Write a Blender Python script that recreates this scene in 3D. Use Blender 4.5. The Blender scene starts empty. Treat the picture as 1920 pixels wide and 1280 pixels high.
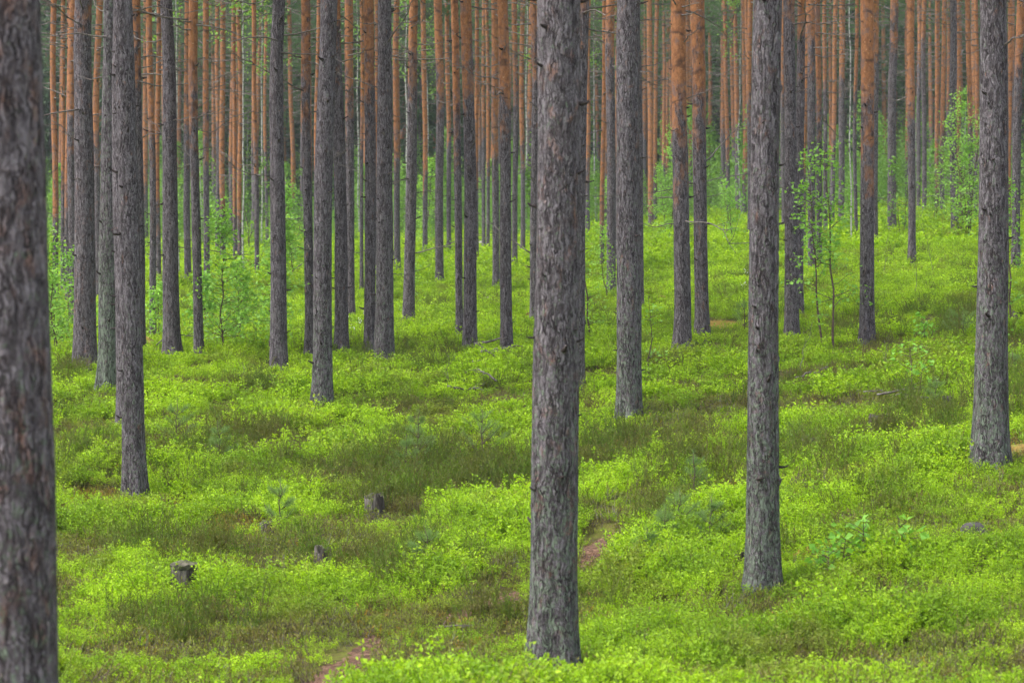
import bpy, math, random
import numpy as np
from mathutils import Vector, Matrix

S = bpy.context.scene
COL = S.collection
R = math.radians

# ------------------------------------------------------------------ camera
CAMZ = 1.65
PITCH = R(1.011)
FPX = 85.0 / 36.0 * 1920.0
cd = bpy.data.cameras.new("camera")
cam = bpy.data.objects.new("camera", cd)
COL.objects.link(cam)
cam.location = (0, 0, CAMZ)
cam.rotation_euler = (R(90) - PITCH, 0, 0)
cd.lens = 85.0
cd.sensor_width = 36.0
cd.clip_start = 0.1
cd.clip_end = 2000.0
cd.dof.use_dof = True
cd.dof.focus_distance = 29.0
cd.dof.aperture_fstop = 4.5
S.camera = cam

# ------------------------------------------------------------------ light
SUN_EL, SUN_ROT = R(60), R(255)
w = bpy.data.worlds.new("World")
S.world = w
w.use_nodes = True
wn = w.node_tree
wn.nodes.clear()
wo = wn.nodes.new("ShaderNodeOutputWorld")
wb = wn.nodes.new("ShaderNodeBackground")
sky = wn.nodes.new("ShaderNodeTexSky")
sky.sky_type = 'NISHITA'
sky.sun_disc = False
sky.sun_elevation = SUN_EL
sky.sun_rotation = SUN_ROT
sky.dust_density = 3.0
sky.ozone_density = 1.0
hs = wn.nodes.new("ShaderNodeHueSaturation")
hs.inputs["Saturation"].default_value = 0.42
wn.links.new(sky.outputs[0], hs.inputs["Color"])
wn.links.new(hs.outputs[0], wb.inputs[0])
wb.inputs[1].default_value = 0.15
wn.links.new(wb.outputs[0], wo.inputs[0])

sl = bpy.data.lights.new("sun", 'SUN')
sl.energy = 1.5
sl.angle = R(22)
sl.color = (1.0, 0.95, 0.88)
so = bpy.data.objects.new("sun", sl)
COL.objects.link(so)
# direction towards the sun: behind the camera and a little to one side
sd = Vector((math.sin(SUN_ROT) * math.cos(SUN_EL), math.cos(SUN_ROT) * math.cos(SUN_EL), math.sin(SUN_EL)))
so.rotation_euler = sd.to_track_quat('Z', 'Y').to_euler()

S.view_settings.view_transform = 'Standard'
S.view_settings.look = 'None'
S.view_settings.exposure = 1.50
S.view_settings.gamma = 1.0
cy = S.cycles
cy.max_bounces = 6
cy.diffuse_bounces = 3
cy.glossy_bounces = 1
cy.transmission_bounces = 4
cy.volume_bounces = 0
cy.transparent_max_bounces = 8
cy.caustics_reflective = False
cy.caustics_refractive = False
cy.sample_clamp_indirect = 4.0
cy.use_adaptive_sampling = True
cy.adaptive_threshold = 0.02
cy.use_denoising = True
S.render.use_persistent_data = False

# ------------------------------------------------------------------ noise
def _hash(i, j, k, s):
    n = (i * 374761393 + j * 668265263 + k * 1274126177 + s * 974634777) & 0xFFFFFFFF
    n = ((n ^ (n >> 13)) * 1274126177) & 0xFFFFFFFF
    n = n ^ (n >> 16)
    return (n & 0xFFFFFF) / float(0xFFFFFF)

def noise3(x, y, z, s=0):
    x, y, z = np.broadcast_arrays(np.asarray(x, float), np.asarray(y, float), np.asarray(z, float))
    xi, yi, zi = np.floor(x).astype(np.int64), np.floor(y).astype(np.int64), np.floor(z).astype(np.int64)
    fx, fy, fz = x - xi, y - yi, z - zi
    ux, uy, uz = fx*fx*(3-2*fx), fy*fy*(3-2*fy), fz*fz*(3-2*fz)
    r = 0
    for a in (0, 1):
        for b in (0, 1):
            for c in (0, 1):
                r = r + _hash(xi+a, yi+b, zi+c, s) * (ux if a else 1-ux) * (uy if b else 1-uy) * (uz if c else 1-uz)
    return r

def fbm2(x, y, s=0, o=3):
    r, a, t = 0, 1.0, 0
    for i in range(o):
        r = r + a * noise3(np.asarray(x) * 2**i, np.asarray(y) * 2**i, 0.5, s + i)
        t += a
        a *= 0.5
    return r / t

# ------------------------------------------------------------------ terrain
_T = [(-80, -1.3), (0, -1.6), (8, -2.0), (14, -2.38), (17, -2.45), (20, -2.34), (25, -2.04), (30, -1.46), (36, -.95), (45, -.6),
      (57, 0), (75, 1.0), (100, 2.3), (150, 4.6), (200, 7), (300, 15), (420, 38)]
_d = np.arange(-90, 620, 0.25)
_z = np.interp(_d, [a for a, b in _T], [b for a, b in _T])
_k = np.exp(-0.5 * (np.arange(-24, 25) * 0.25 / 1.8) ** 2)
_k /= _k.sum()
_z = np.convolve(np.pad(_z, 24, mode='edge'), _k, mode='valid')

def terrain(x, y):
    x = np.asarray(x, float)
    y = np.asarray(y, float)
    z = np.interp(y, _d, _z)
    sr = np.interp(y, [0, 14, 18, 22, 30, 45, 100, 200], [.03, .05, .10, .16, .12, .09, .08, .04])
    lim = 4 + 0.3 * np.maximum(y, 0)
    xs = np.where(x > 0, sr, 0.02) * np.tanh(x / lim) * lim
    micro = (fbm2(x / 3.1, y / 3.1, 5, 2) - .5) * .22 + (noise3(x / 0.9, y / 0.9, .3, 9) - .5) * .15
    return CAMZ + z + xs + micro

def ray_dir(px, py):
    f = np.array([0, math.cos(PITCH), -math.sin(PITCH)])
    u = np.array([0, math.sin(PITCH), math.cos(PITCH)])
    return f + np.array([1, 0, 0]) * (px - 960) / FPX + u * (640 - py) / FPX

def at_depth(px, py, D):
    d = ray_dir(px, py)
    return np.array([0, 0, CAMZ]) + d * D

_DS = np.concatenate([np.arange(6, 60, .05), np.arange(60, 300, .25)])
def ground_hit(px, py, lift=0.12):
    d = ray_dir(px, py)
    P = np.array([0, 0, CAMZ])[None, :] + _DS[:, None] * d[None, :]
    below = P[:, 2] < terrain(P[:, 0], P[:, 1]) + lift
    i = int(np.argmax(below)) if below.any() else len(_DS) - 1
    return float(_DS[i])

def project(x, y, z):
    dy = y
    dz = z - CAMZ
    D = dy * math.cos(PITCH) - dz * math.sin(PITCH)
    U = dy * math.sin(PITCH) + dz * math.cos(PITCH)
    return 960 + FPX * x / D, 640 - FPX * U / D, D

def gz(x, y):
    return float(terrain(x, y))

# ------------------------------------------------------------------ node helpers
class NB:
    def __init__(s, name):
        s.m = bpy.data.materials.new(name)
        s.m.use_nodes = True
        s.t = s.m.node_tree
        s.t.nodes.clear()
        s.out = s.t.nodes.new("ShaderNodeOutputMaterial")
    def n(s, typ, **kw):
        nd = s.t.nodes.new(typ)
        for k, v in kw.items():
            setattr(nd, k, v)
        return nd
    def set(s, sock, v):
        if isinstance(v, bpy.types.NodeSocket):
            s.t.links.new(v, sock)
        elif v is not None:
            if sock.type == 'RGBA' and len(v) == 3:
                v = (*v, 1)
            sock.default_value = v
    def math(s, op, a, b=None, c=None, clamp=False):
        nd = s.n("ShaderNodeMath", operation=op, use_clamp=clamp)
        s.set(nd.inputs[0], a)
        if b is not None: s.set(nd.inputs[1], b)
        if c is not None: s.set(nd.inputs[2], c)
        return nd.outputs[0]
    def vmul(s, a, b):
        nd = s.n("ShaderNodeVectorMath", operation='MULTIPLY')
        s.set(nd.inputs[0], a); s.set(nd.inputs[1], b)
        return nd.outputs[0]
    def vadd(s, a, b):
        nd = s.n("ShaderNodeVectorMath", operation='ADD')
        s.set(nd.inputs[0], a); s.set(nd.inputs[1], b)
        return nd.outputs[0]
    def mix(s, f, a, b, mode='MIX'):
        nd = s.n("ShaderNodeMix", data_type='RGBA', blend_type=mode)
        s.set(nd.inputs[0], f); s.set(nd.inputs[6], a); s.set(nd.inputs[7], b)
        return nd.outputs[2]
    def noise(s, vec, scale, detail=2.0, rough=0.5):
        nd = s.n("ShaderNodeTexNoise")
        s.set(nd.inputs["Vector"], vec)
        nd.inputs["Scale"].default_value = scale
        nd.inputs["Detail"].default_value = detail
        nd.inputs["Roughness"].default_value = rough
        return nd.outputs[0]
    def ramp(s, v, a, b, lo=0.0, hi=1.0):
        nd = s.n("ShaderNodeMapRange", interpolation_type='SMOOTHSTEP')
        s.set(nd.inputs[0], v); s.set(nd.inputs[1], a); s.set(nd.inputs[2], b)
        nd.inputs[3].default_value = lo; nd.inputs[4].default_value = hi
        return nd.outputs[0]
    def attr(s, name, typ='OBJECT'):
        nd = s.n("ShaderNodeAttribute", attribute_type=typ, attribute_name=name)
        return nd.outputs["Fac"]
    def finish(s, surf):
        s.t.links.new(surf, s.out.inputs["Surface"])
        return s.m

def principled(nb, col, rough=0.8, bump=None, bdist=0.01, bstr=1.0, spec=0.3):
    p = nb.n("ShaderNodeBsdfPrincipled")
    nb.set(p.inputs["Base Color"], col)
    nb.set(p.inputs["Roughness"], rough)
    p.inputs["Specular IOR Level"].default_value = spec
    if bump is not None:
        b = nb.n("ShaderNodeBump")
        b.inputs["Strength"].default_value = bstr
        b.inputs["Distance"].default_value = bdist
        nb.set(b.inputs["Height"], bump)
        nb.t.links.new(b.outputs[0], p.inputs["Normal"])
    return p.outputs[0]

# ------------------------------------------------------------------ materials
def mat_pine_bark():
    nb = NB("pine_bark")
    tc = nb.n("ShaderNodeTexCoord").outputs["Object"]
    oi = nb.n("ShaderNodeObjectInfo").outputs["Random"]
    off = nb.n("ShaderNodeCombineXYZ")
    nb.set(off.inputs[0], nb.math('MULTIPLY', oi, 37.0))
    nb.set(off.inputs[1], nb.math('MULTIPLY', oi, 91.0))
    nb.set(off.inputs[2], nb.math('MULTIPLY', oi, 13.0))
    v = nb.vadd(tc, off.outputs[0])
    sep = nb.n("ShaderNodeSeparateXYZ"); nb.set(sep.inputs[0], tc)
    z = sep.outputs[2]
    warpn = nb.n("ShaderNodeTexNoise"); nb.set(warpn.inputs["Vector"], v); warpn.inputs["Scale"].default_value = 9.0; warpn.inputs["Detail"].default_value = 2
    wv = nb.vmul(nb.vadd(warpn.outputs["Color"], (-.5, -.5, -.5)), (.06, .06, .10))
    vv = nb.vadd(v, wv)
    # fissures: long wavy vertical lines, broken here and there
    n1 = nb.noise(nb.vmul(vv, (1, 1, .14)), 44.0, 3, .6)
    f1 = nb.ramp(nb.math('ABSOLUTE', nb.math('SUBTRACT', n1, .5)), .010, .060)
    brk = nb.ramp(nb.noise(nb.vmul(v, (1, 1, .5)), 14.0, 2, .5), .40, .58)
    crack = nb.math('SUBTRACT', 1.0, nb.math('MULTIPLY', nb.math('SUBTRACT', 1.0, f1), nb.math('ADD', .45, nb.math('MULTIPLY', brk, .55))))
    n2 = nb.noise(nb.vmul(vv, (1, 1, .45)), 75.0, 3, .6)
    crack2 = nb.ramp(nb.math('ABSOLUTE', nb.math('SUBTRACT', n2, .5)), .0, .06)
    fine = nb.noise(nb.vmul(vv, (1, 1, .5)), 85.0, 4, .7)
    fine2 = nb.noise(nb.vmul(vv, (1, 1, .35)), 36.0, 4, .65)
    n3 = nb.noise(nb.vmul(vv, (1, 1, .10)), 20.0, 2.5, .55)
    crack3 = nb.ramp(nb.math('ABSOLUTE', nb.math('SUBTRACT', n3, .5)), .006, .034)
    # lower bark
    c = nb.mix(nb.ramp(fine2, .36, .64), (.172, .152, .167), (.272, .246, .266))
    c = nb.mix(nb.ramp(fine, .40, .66, 0, .55), c, (.090, .072, .078))
    c = nb.mix(nb.ramp(fine, .42, .30, 0, .40), c, (.33, .30, .31))
    red = nb.noise(nb.vmul(vv, (1, 1, .5)), 13.0, 4, .65)
    redb = nb.attr("redness")
    c = nb.mix(nb.ramp(red, nb.math('SUBTRACT', .66, nb.math('MULTIPLY', redb, .135)), .74, 0, .75), c, (.285, .135, .082))
    # lichen
    lic = nb.noise(nb.vmul(vv, (1, 1, .8)), 34.0, 5, .75)
    la = nb.attr("lichen")
    fall = nb.ramp(z, .2, 3.2, 1.0, .55)
    amt = nb.math('MULTIPLY', la, fall)
    thr = nb.math('SUBTRACT', .70, nb.math('MULTIPLY', amt, .235))
    lm = nb.ramp(lic, thr, nb.math('ADD', thr, .07))
    c = nb.mix(nb.math('MULTIPLY', lm, .8), c, nb.mix(fine, (.12, .165, .11), (.29, .365, .26)))
    c = nb.mix(nb.math('MULTIPLY', nb.math('SUBTRACT', 1.0, crack2), .55), c, (.07, .057, .060))
    c = nb.mix(nb.math('MULTIPLY', nb.math('SUBTRACT', 1.0, crack), .92), c, (.034, .027, .030))
    c = nb.mix(nb.math('MULTIPLY', nb.math('SUBTRACT', 1.0, crack3), .62), c, (.030, .025, .027))
    # upper bark: thin flaking orange
    u = nb.noise(nb.vmul(vv, (1, 1, .6)), 20.0, 5, .7)
    o = nb.mix(nb.ramp(u, .35, .65), (.215, .094, .047), (.365, .163, .074))
    u2 = nb.noise(nb.vmul(vv, (1, 1, .8)), 7.0, 4, .65)
    o = nb.mix(nb.ramp(u2, .50, .66, 0, .8), o, (.170, .115, .105))
    u3 = nb.noise(vv, 46.0, 2, .5)
    o = nb.mix(nb.ramp(u3, .66, .72, 0, .7), o, (.56, .36, .22))
    o = nb.mix(nb.ramp(u3, .36, .28, 0, .6), o, (.13, .06, .04))
    big = nb.noise(nb.vmul(v, (1, 1, .45)), 3.6, 4, .7)
    edge = nb.math('ADD', z, nb.math('MULTIPLY', nb.math('SUBTRACT', big, .5), 6.0))
    line = nb.attr("bark_line")
    t = nb.ramp(nb.math('ADD', nb.math('SUBTRACT', edge, line), nb.math('MULTIPLY', nb.math('SUBTRACT', u2, .5), 3.2)), -.55, .75)
    col = nb.mix(t, c, o)
    hl = nb.math('ADD', nb.math('MULTIPLY', crack, .7), nb.math('MULTIPLY', crack2, .25))
    hl = nb.math('ADD', hl, nb.math('MULTIPLY', fine, .45))
    hl = nb.math('ADD', hl, nb.math('MULTIPLY', lm, .25))
    hl = nb.math('ADD', hl, nb.math('MULTIPLY', crack3, .8))
    hu = nb.math('MULTIPLY', u, .5)
    # dark rings where each year's branches grew
    rz = nb.math('FRACT', nb.math('ADD', nb.math('MULTIPLY', z, 2.3), nb.math('MULTIPLY', nb.noise(v, 1.6, 1, .5), 2.2)))
    ring = nb.ramp(nb.math('ABSOLUTE', nb.math('SUBTRACT', rz, .5)), .10, .02)
    rmask = nb.ramp(nb.noise(v, 9.0, 2, .5), .42, .58)
    col = nb.mix(nb.math('MULTIPLY', nb.math('MULTIPLY', ring, rmask), nb.math('ADD', .22, nb.math('MULTIPLY', t, .45))), col, (.055, .036, .032))
    h = nb.n("ShaderNodeMix", data_type='FLOAT'); nb.set(h.inputs[0], t); nb.set(h.inputs[2], hl); nb.set(h.inputs[3], hu)
    return nb.finish(principled(nb, col, .9, h.outputs[0], .011, 1.0, .12))

def mat_simple(name, c1, c2, scale=20.0, rough=.85, bd=.01, c3=None, stretch=(1, 1, 1)):
    nb = NB(name)
    tc = nb.n("ShaderNodeTexCoord").outputs["Object"]
    v = nb.vmul(tc, stretch)
    a = nb.noise(v, scale, 5, .65)
    c = nb.mix(nb.ramp(a, .35, .65), c1, c2)
    if c3 is not None:
        b = nb.noise(v, scale * .35, 3, .6)
        c = nb.mix(nb.ramp(b, .5, .62, 0, .9), c, c3)
    return nb.finish(principled(nb, c, rough, a, bd, .9, .2))

def mat_leaf(name, c1, c2, trans=.4, patch=None, pscale=1.4, tint=(1.25, 1.2, .6), drift=None):
    """leaf colour c1..c2 by each plant, patch = a second tone in metre-wide drifts of plants"""
    nb = NB(name)
    oi = nb.n("ShaderNodeObjectInfo").outputs["Random"]
    geo = nb.n("ShaderNodeNewGeometry")
    c = nb.mix(oi, c1, c2)
    if patch:
        n = nb.noise(geo.outputs["Position"], pscale, 3, .6)
        c = nb.mix(nb.ramp(n, .40, .62), c, patch)
    if drift:
        n = nb.noise(geo.outputs["Position"], .75, 4, .65)
        c = nb.mix(nb.ramp(n, .53, .66, 0, .85), c, drift)
    rp = geo.outputs["Random Per Island"]
    c = nb.mix(1.0, c, nb.mix(rp, (.66, .72, .62), (1.24, 1.20, 1.15)), 'MULTIPLY')
    d = nb.n("ShaderNodeBsdfPrincipled")
    nb.set(d.inputs["Base Color"], c)
    d.inputs["Roughness"].default_value = .55
    d.inputs["Specular IOR Level"].default_value = .25
    tr = nb.n("ShaderNodeBsdfTranslucent")
    nb.set(tr.inputs[0], nb.mix(1.0, c, tint, 'MULTIPLY'))
    mx = nb.n("ShaderNodeMixShader")
    mx.inputs[0].default_value = trans
    nb.t.links.new(d.outputs[0], mx.inputs[1]); nb.t.links.new(tr.outputs[0], mx.inputs[2])
    return nb.finish(mx.outputs[0])

def mat_ground():
    nb = NB("forest_floor")
    geo = nb.n("ShaderNodeNewGeometry").outputs["Position"]
    a = nb.noise(geo, 2.2, 6, .65)
    b = nb.noise(geo, 22.0, 4, .7)
    f = nb.noise(geo, 90.0, 3, .6)
    c = nb.mix(nb.ramp(a, .4, .6), (.085, .070, .028), (.15, .17, .028))
    c = nb.mix(nb.ramp(b, .52, .68), c, (.16, .10, .055))
    ms = nb.attr("moss", 'GEOMETRY')
    m = nb.ramp(nb.math('ADD', ms, nb.math('MULTIPLY', nb.math('SUBTRACT', b, .5), .9)), .3, .6)
    mc = nb.mix(f, (.20, .135, .03), (.40, .27, .05))
    c = nb.mix(m, c, mc)
    c = nb.mix(nb.ramp(f, .40, .30, 0, .6), c, (.04, .03, .015))
    return nb.finish(principled(nb, c, .95, nb.math('ADD', b, nb.math('MULTIPLY', f, .5)), .04, 1.0, .1))

def mat_path():
    nb = NB("needle_litter")
    geo = nb.n("ShaderNodeNewGeometry").outputs["Position"]
    a = nb.noise(geo, 6.0, 5, .7)
    b = nb.noise(geo, 60.0, 4, .7)
    vo = nb.n("ShaderNodeTexVoronoi", feature='F1'); nb.set(vo.inputs["Vector"], geo); vo.inputs["Scale"].default_value = 45.0
    cs = nb.n("ShaderNodeSeparateColor"); nb.set(cs.inputs[0], vo.outputs["Color"])
    c = nb.mix(nb.ramp(a, .35, .65), (.095, .050, .030), (.185, .105, .068))
    c = nb.mix(nb.ramp(cs.outputs[0], .72, .78), c, (.27, .165, .11))
    c = nb.mix(nb.ramp(cs.outputs[1], .78, .84), c, (.07, .045, .035))
    c = nb.mix(nb.ramp(b, .60, .66), c, (.21, .165, .13))
    return nb.finish(principled(nb, c, .95, nb.math('ADD', b, vo.outputs["Distance"]), .02, 1.0, .1))

BARK = mat_pine_bark()
TWIG = mat_simple("dead_wood", (.075, .062, .055), (.17, .145, .135), 30, .9, .004, (.22, .20, .18))
STUB = mat_simple("knot_wood", (.022, .017, .017), (.06, .046, .044), 40, .9, .006, (.16, .15, .13))
NEEDLE = mat_leaf("pine_needles", (.060, .120, .048), (.095, .165, .06), .3, None, 1, (1.1, 1.2, .7))
NEEDLE_YOUNG = mat_leaf("young_pine_needles", (.16, .26, .085), (.21, .32, .10), .35, None, 1, (1.1, 1.2, .7))
SPRUCE = mat_leaf("spruce_needles", (.050, .105, .045), (.080, .14, .055), .2, None, 1, (1.1, 1.2, .7))
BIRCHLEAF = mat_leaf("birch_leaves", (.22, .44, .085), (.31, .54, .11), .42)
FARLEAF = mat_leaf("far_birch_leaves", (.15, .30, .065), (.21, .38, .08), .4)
BROADLEAF = mat_leaf("broad_leaves", (.22, .48, .07), (.28, .54, .10), .4)
BILB = mat_leaf("bilberry_leaves", (.31, .50, .018), (.42, .615, .030), .42, (.22, .37, .022), 1.3, drift=(.22, .265, .05))
HEATH = mat_leaf("heather_leaves", (.095, .175, .012), (.155, .26, .018), .28, (.14, .15, .028), 1.6)
BILB_STEM = mat_simple("bilberry_stems", (.10, .16, .03), (.14, .10, .04), 20, .8, .002)
SAPWOOD = mat_simple("sapling_bark", (.075, .050, .040), (.13, .09, .07), 20, .8, .003)
WHITEBARK = mat_simple("birch_bark", (.30, .30, .27), (.40, .40, .37), 9, .7, .004, (.10, .09, .085), (1, 1, 2.5))
STUMPW = mat_simple("weathered_stump", (.07, .058, .052), (.20, .175, .16), 26, .95, .02, (.04, .032, .028), (1, 1, .25))
STUMPTOP = mat_simple("stump_top", (.045, .042, .032), (.13, .12, .085), 24, .95, .015, (.08, .10, .03))
STONE = mat_simple("granite", (.20, .18, .17), (.36, .34, .32), 14, .9, .02, (.30, .25, .12))
DARKROCK = mat_simple("dark_granite", (.035, .032, .03), (.10, .092, .085), 12, .9, .02, (.16, .15, .08))
MOSSROCK = mat_simple("orange_moss", (.15, .11, .03), (.29, .205, .05), 34, .95, .03, (.18, .22, .04))
PETAL = mat_simple("white_petals", (.75, .75, .70), (.82, .82, .78), 9, .7, .0)
GROUND = mat_ground()
PATHM = mat_path()

# ------------------------------------------------------------------ mesh helpers
class MB:
    def __init__(s):
        s.v, s.f, s.m, s.n, s.sm = [], [], [], 0, []
    def add(s, v, f, mi=0, smooth=False):
        v = np.asarray(v, float).reshape(-1, 3)
        s.v.append(v)
        s.f += [tuple(int(i) + s.n for i in q) for q in f]
        s.m += [mi] * len(f)
        s.sm += [smooth] * len(f)
        s.n += len(v)
    def quads(s, V, mi=0):
        """V: n x 4 x 3 leaf quads"""
        V = np.asarray(V, float)
        n = len(V)
        base = s.n
        s.v.append(V.reshape(-1, 3))
        idx = (np.arange(n * 4).reshape(n, 4) + base).tolist()
        s.f += [tuple(q) for q in idx]
        s.m += [mi] * n
        s.sm += [False] * n
        s.n += n * 4
    def tris(s, V, mi=0):
        V = np.asarray(V, float)
        n = len(V)
        base = s.n
        s.v.append(V.reshape(-1, 3))
        s.f += [tuple(q) for q in (np.arange(n * 3).reshape(n, 3) + base).tolist()]
        s.m += [mi] * n
        s.sm += [False] * n
        s.n += n * 3
    def tube(s, pts, rad, seg=5, mi=0, cap=True):
        pts = np.asarray(pts, float)
        k = len(pts)
        rad = np.broadcast_to(np.asarray(rad, float), (k,))
        t = np.gradient(pts, axis=0)
        t /= np.linalg.norm(t, axis=1)[:, None] + 1e-9
        ref = np.array([0, 0, 1.0]) if abs(t[0, 2]) < .9 else np.array([1.0, 0, 0])
        u = np.cross(t, ref); u /= np.linalg.norm(u, axis=1)[:, None] + 1e-9
        w_ = np.cross(t, u)
        a = np.arange(seg) * 2 * np.pi / seg
        V = pts[:, None, :] + rad[:, None, None] * (np.cos(a)[None, :, None] * u[:, None, :] + np.sin(a)[None, :, None] * w_[:, None, :])
        f = [(i*seg+j, i*seg+(j+1) % seg, (i+1)*seg+(j+1) % seg, (i+1)*seg+j) for i in range(k-1) for j in range(seg)]
        if cap:
            f += [tuple(range((k-1)*seg, k*seg)), tuple(reversed(range(seg)))]
        s.add(V.reshape(-1, 3), f, mi, True)
    def mesh(s, name, mats):
        me = bpy.data.meshes.new(name)
        me.from_pydata(np.concatenate(s.v).tolist(), [], s.f)
        for m in mats:
            me.materials.append(m)
        me.polygons.foreach_set("material_index", s.m)
        me.polygons.foreach_set("use_smooth", s.sm)
        me.update()
        return me

def link(name, me, parent=None, col=None):
    o = bpy.data.objects.new(name, me)
    (col or COL).objects.link(o)
    if parent: o.parent = parent
    return o

def tag(o, label=None, cat=None, group=None, kind=None):
    if label: o["label"] = label
    if cat: o["category"] = cat
    if group: o["group"] = group
    if kind: o["kind"] = kind
    return o

def unit(v):
    return v / (np.linalg.norm(v, axis=-1, keepdims=True) + 1e-9)

def leaf_quads(P, D, N, L, W, fold=.15):
    """diamond leaves from P along D, facing N; returns n x 4 x 3"""
    D = unit(D)
    side = unit(np.cross(D, N))
    N2 = np.cross(side, D)
    L = np.broadcast_to(L, (len(P),))[:, None]
    W = np.broadcast_to(W, (len(P),))[:, None]
    mid = P + D * L * .48 + N2 * W * fold
    return np.stack([P, mid + side * W * .5, P + D * L - N2 * W * fold * .6, mid - side * W * .5], axis=1)

# ------------------------------------------------------------------ ground sheet
PATH_PX = [(470, 1345), (560, 1300), (640, 1262), (700, 1218), (765, 1172), (860, 1150), (955, 1122), (1050, 1068), (1125, 1020), (1185, 985), (1245, 948), (1320, 928), (1420, 915), (1530, 900), (1640, 890)]
PATH_W = []
for px, py in PATH_PX:
    D = ground_hit(px, py, .02)
    P = at_depth(px, py, D)
    PATH_W.append((P[0], P[1]))
PATH_W = np.array(PATH_W)
def resample(P, step):
    seg = np.linalg.norm(np.diff(P, axis=0), axis=1)
    c = np.concatenate([[0], np.cumsum(seg)])
    t = np.arange(0, c[-1], step)
    Q = np.stack([np.interp(t, c, P[:, i]) for i in (0, 1)], axis=1)
    k = np.ones(9) / 9
    Q2 = np.stack([np.convolve(np.pad(Q[:, i], 4, mode='edge'), k, mode='valid') for i in (0, 1)], axis=1)
    return Q2
PATH_Q = resample(PATH_W, .08)
def path_dist(x, y):
    out = np.full(len(x), 1e9)
    near = (y < 45) & (y > 5)
    idx = np.nonzero(near)[0]
    for a in range(0, len(idx), 20000):
        ii = idx[a:a+20000]
        d = np.min((x[ii, None] - PATH_Q[None, ::2, 0])**2 + (y[ii, None] - PATH_Q[None, ::2, 1])**2, axis=1)
        out[ii] = np.sqrt(d)
    return out

# drifts of plants on the ground: (px, py, half width, half height, strength) as seen in the photograph
MOSS = [(175, 940, 75, 22, 1), (330, 960, 110, 18, .7), (450, 992, 75, 18, 1), (1335, 918, 90, 10, .9), (1345, 608, 45, 8, .9), (790, 622, 40, 6, .8),
        (1640, 525, 60, 8, .6), (1900, 842, 35, 16, 1), (820, 1160, 90, 12, .7), (1560, 1120, 60, 14, .5), (1280, 610, 20, 8, .6), (1350, 825, 80, 12, .5), (1640, 870, 90, 14, .5)]
HEATHZ = [(180, 880, 100, 30, 1), (430, 850, 150, 34, 1), (350, 1040, 130, 40, .9), (650, 930, 130, 50, .8), (830, 900, 190, 55, 1.1), (1200, 880, 140, 45, 1.2), (1320, 850, 100, 30, .8), (1700, 815, 110, 40, 1), (1500, 865, 60, 30, .9),
          (780, 1080, 110, 40, .75), (470, 730, 60, 16, .7), (600, 1060, 140, 30, .4), (1800, 620, 35, 24, 1), (1660, 640, 40, 12, .5), (1900, 760, 50, 40, .9), (340, 1200, 120, 20, .5), (1380, 430, 60, 14, .7), (1530, 715, 50, 16, .6), (1300, 985, 110, 30, .6), (130, 710, 30, 20, .6),
          (1600, 960, 130, 26, .4), (900, 735, 60, 8, .5), (1450, 1030, 130, 30, .35), (1240, 700, 80, 14, .35)]
def zone(Z, x, y):
    z = terrain(x, y)
    px, py, D = project(x, y, z)
    r = np.zeros(len(x))
    ok = (y > 8)
    for cx, cy_, a, b, s_ in Z:
        q = ((px - cx) / a) ** 2 + ((py - cy_) / b) ** 2
        r = np.maximum(r, s_ * np.clip(1.35 - q * .9, 0, 1))
    return np.where(ok, r, 0)

def build_ground():
    xs = np.concatenate([np.linspace(-320, -60, 14)[:-1], np.linspace(-60, -14, 40)[:-1], np.arange(-14, 14, .16), np.linspace(14, 60, 40), np.linspace(60, 320, 14)[1:]])
    ys = np.concatenate([np.linspace(-80, 4, 30)[:-1], np.arange(4, 50, .16), np.arange(50, 120, .6), np.linspace(120, 420, 80)])
    X, Y = np.meshgrid(xs, ys)
    x, y = X.ravel(), Y.ravel()
    z = terrain(x, y)
    nx, ny = len(xs), len(ys)
    i = np.arange((ny-1)*(nx-1))
    r, c = i // (nx-1), i % (nx-1)
    a = r*nx + c
    F = np.stack([a, a+1, a+1+nx, a+nx], axis=1)
    me = bpy.data.meshes.new("ground")
    me.from_pydata(np.stack([x, y, z], axis=1).tolist(), [], F.tolist())
    at = me.attributes.new("moss", 'FLOAT', 'POINT')
    at.data.foreach_set("value", zone(MOSS, x, y).astype(np.float32))
    me.polygons.foreach_set("use_smooth", [True] * len(F))
    me.materials.append(GROUND)
    o = link("ground", me)
    tag(o, kind="structure")
    # path
    Q = PATH_Q
    t = unit(np.gradient(Q, axis=0))
    nrm = np.stack([-t[:, 1], t[:, 0]], axis=1)
    k = len(Q)
    offs = np.linspace(-1, 1, 7)
    hw = .18 + .07 * (noise3(np.arange(k) * .12, 0, 0, 3) - .5) * 2
    V, cols = [], len(offs)
    for j, of in enumerate(offs):
        jit = (noise3(np.arange(k) * .5, j, 0, 4) - .5) * .08 * (abs(of) > .9)
        p = Q + nrm * (hw * of + jit)[:, None]
        zz = terrain(p[:, 0], p[:, 1]) + .016 - .012 * abs(of)
        V.append(np.stack([p[:, 0], p[:, 1], zz], axis=1))
    V = np.stack(V, axis=1).reshape(-1, 3)
    F = [(i*cols+j, i*cols+j+1, (i+1)*cols+j+1, (i+1)*cols+j) for i in range(k-1) for j in range(cols-1)]
    me = bpy.data.meshes.new("path")
    me.from_pydata(V.tolist(), [], F)
    me.polygons.foreach_set("use_smooth", [True] * len(F))
    me.materials.append(PATHM)
    tag(link("path", me), kind="structure")
build_ground()

# ------------------------------------------------------------------ plant sources (kept out of the scene, used by the ground-cover objects)
def sources(name, meshes):
    c = bpy.data.collections.new(name)
    for i, me in enumerate(meshes):
        o = bpy.data.objects.new("%s_%02d" % (name, i), me)
        c.objects.link(o)
    return c

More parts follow.
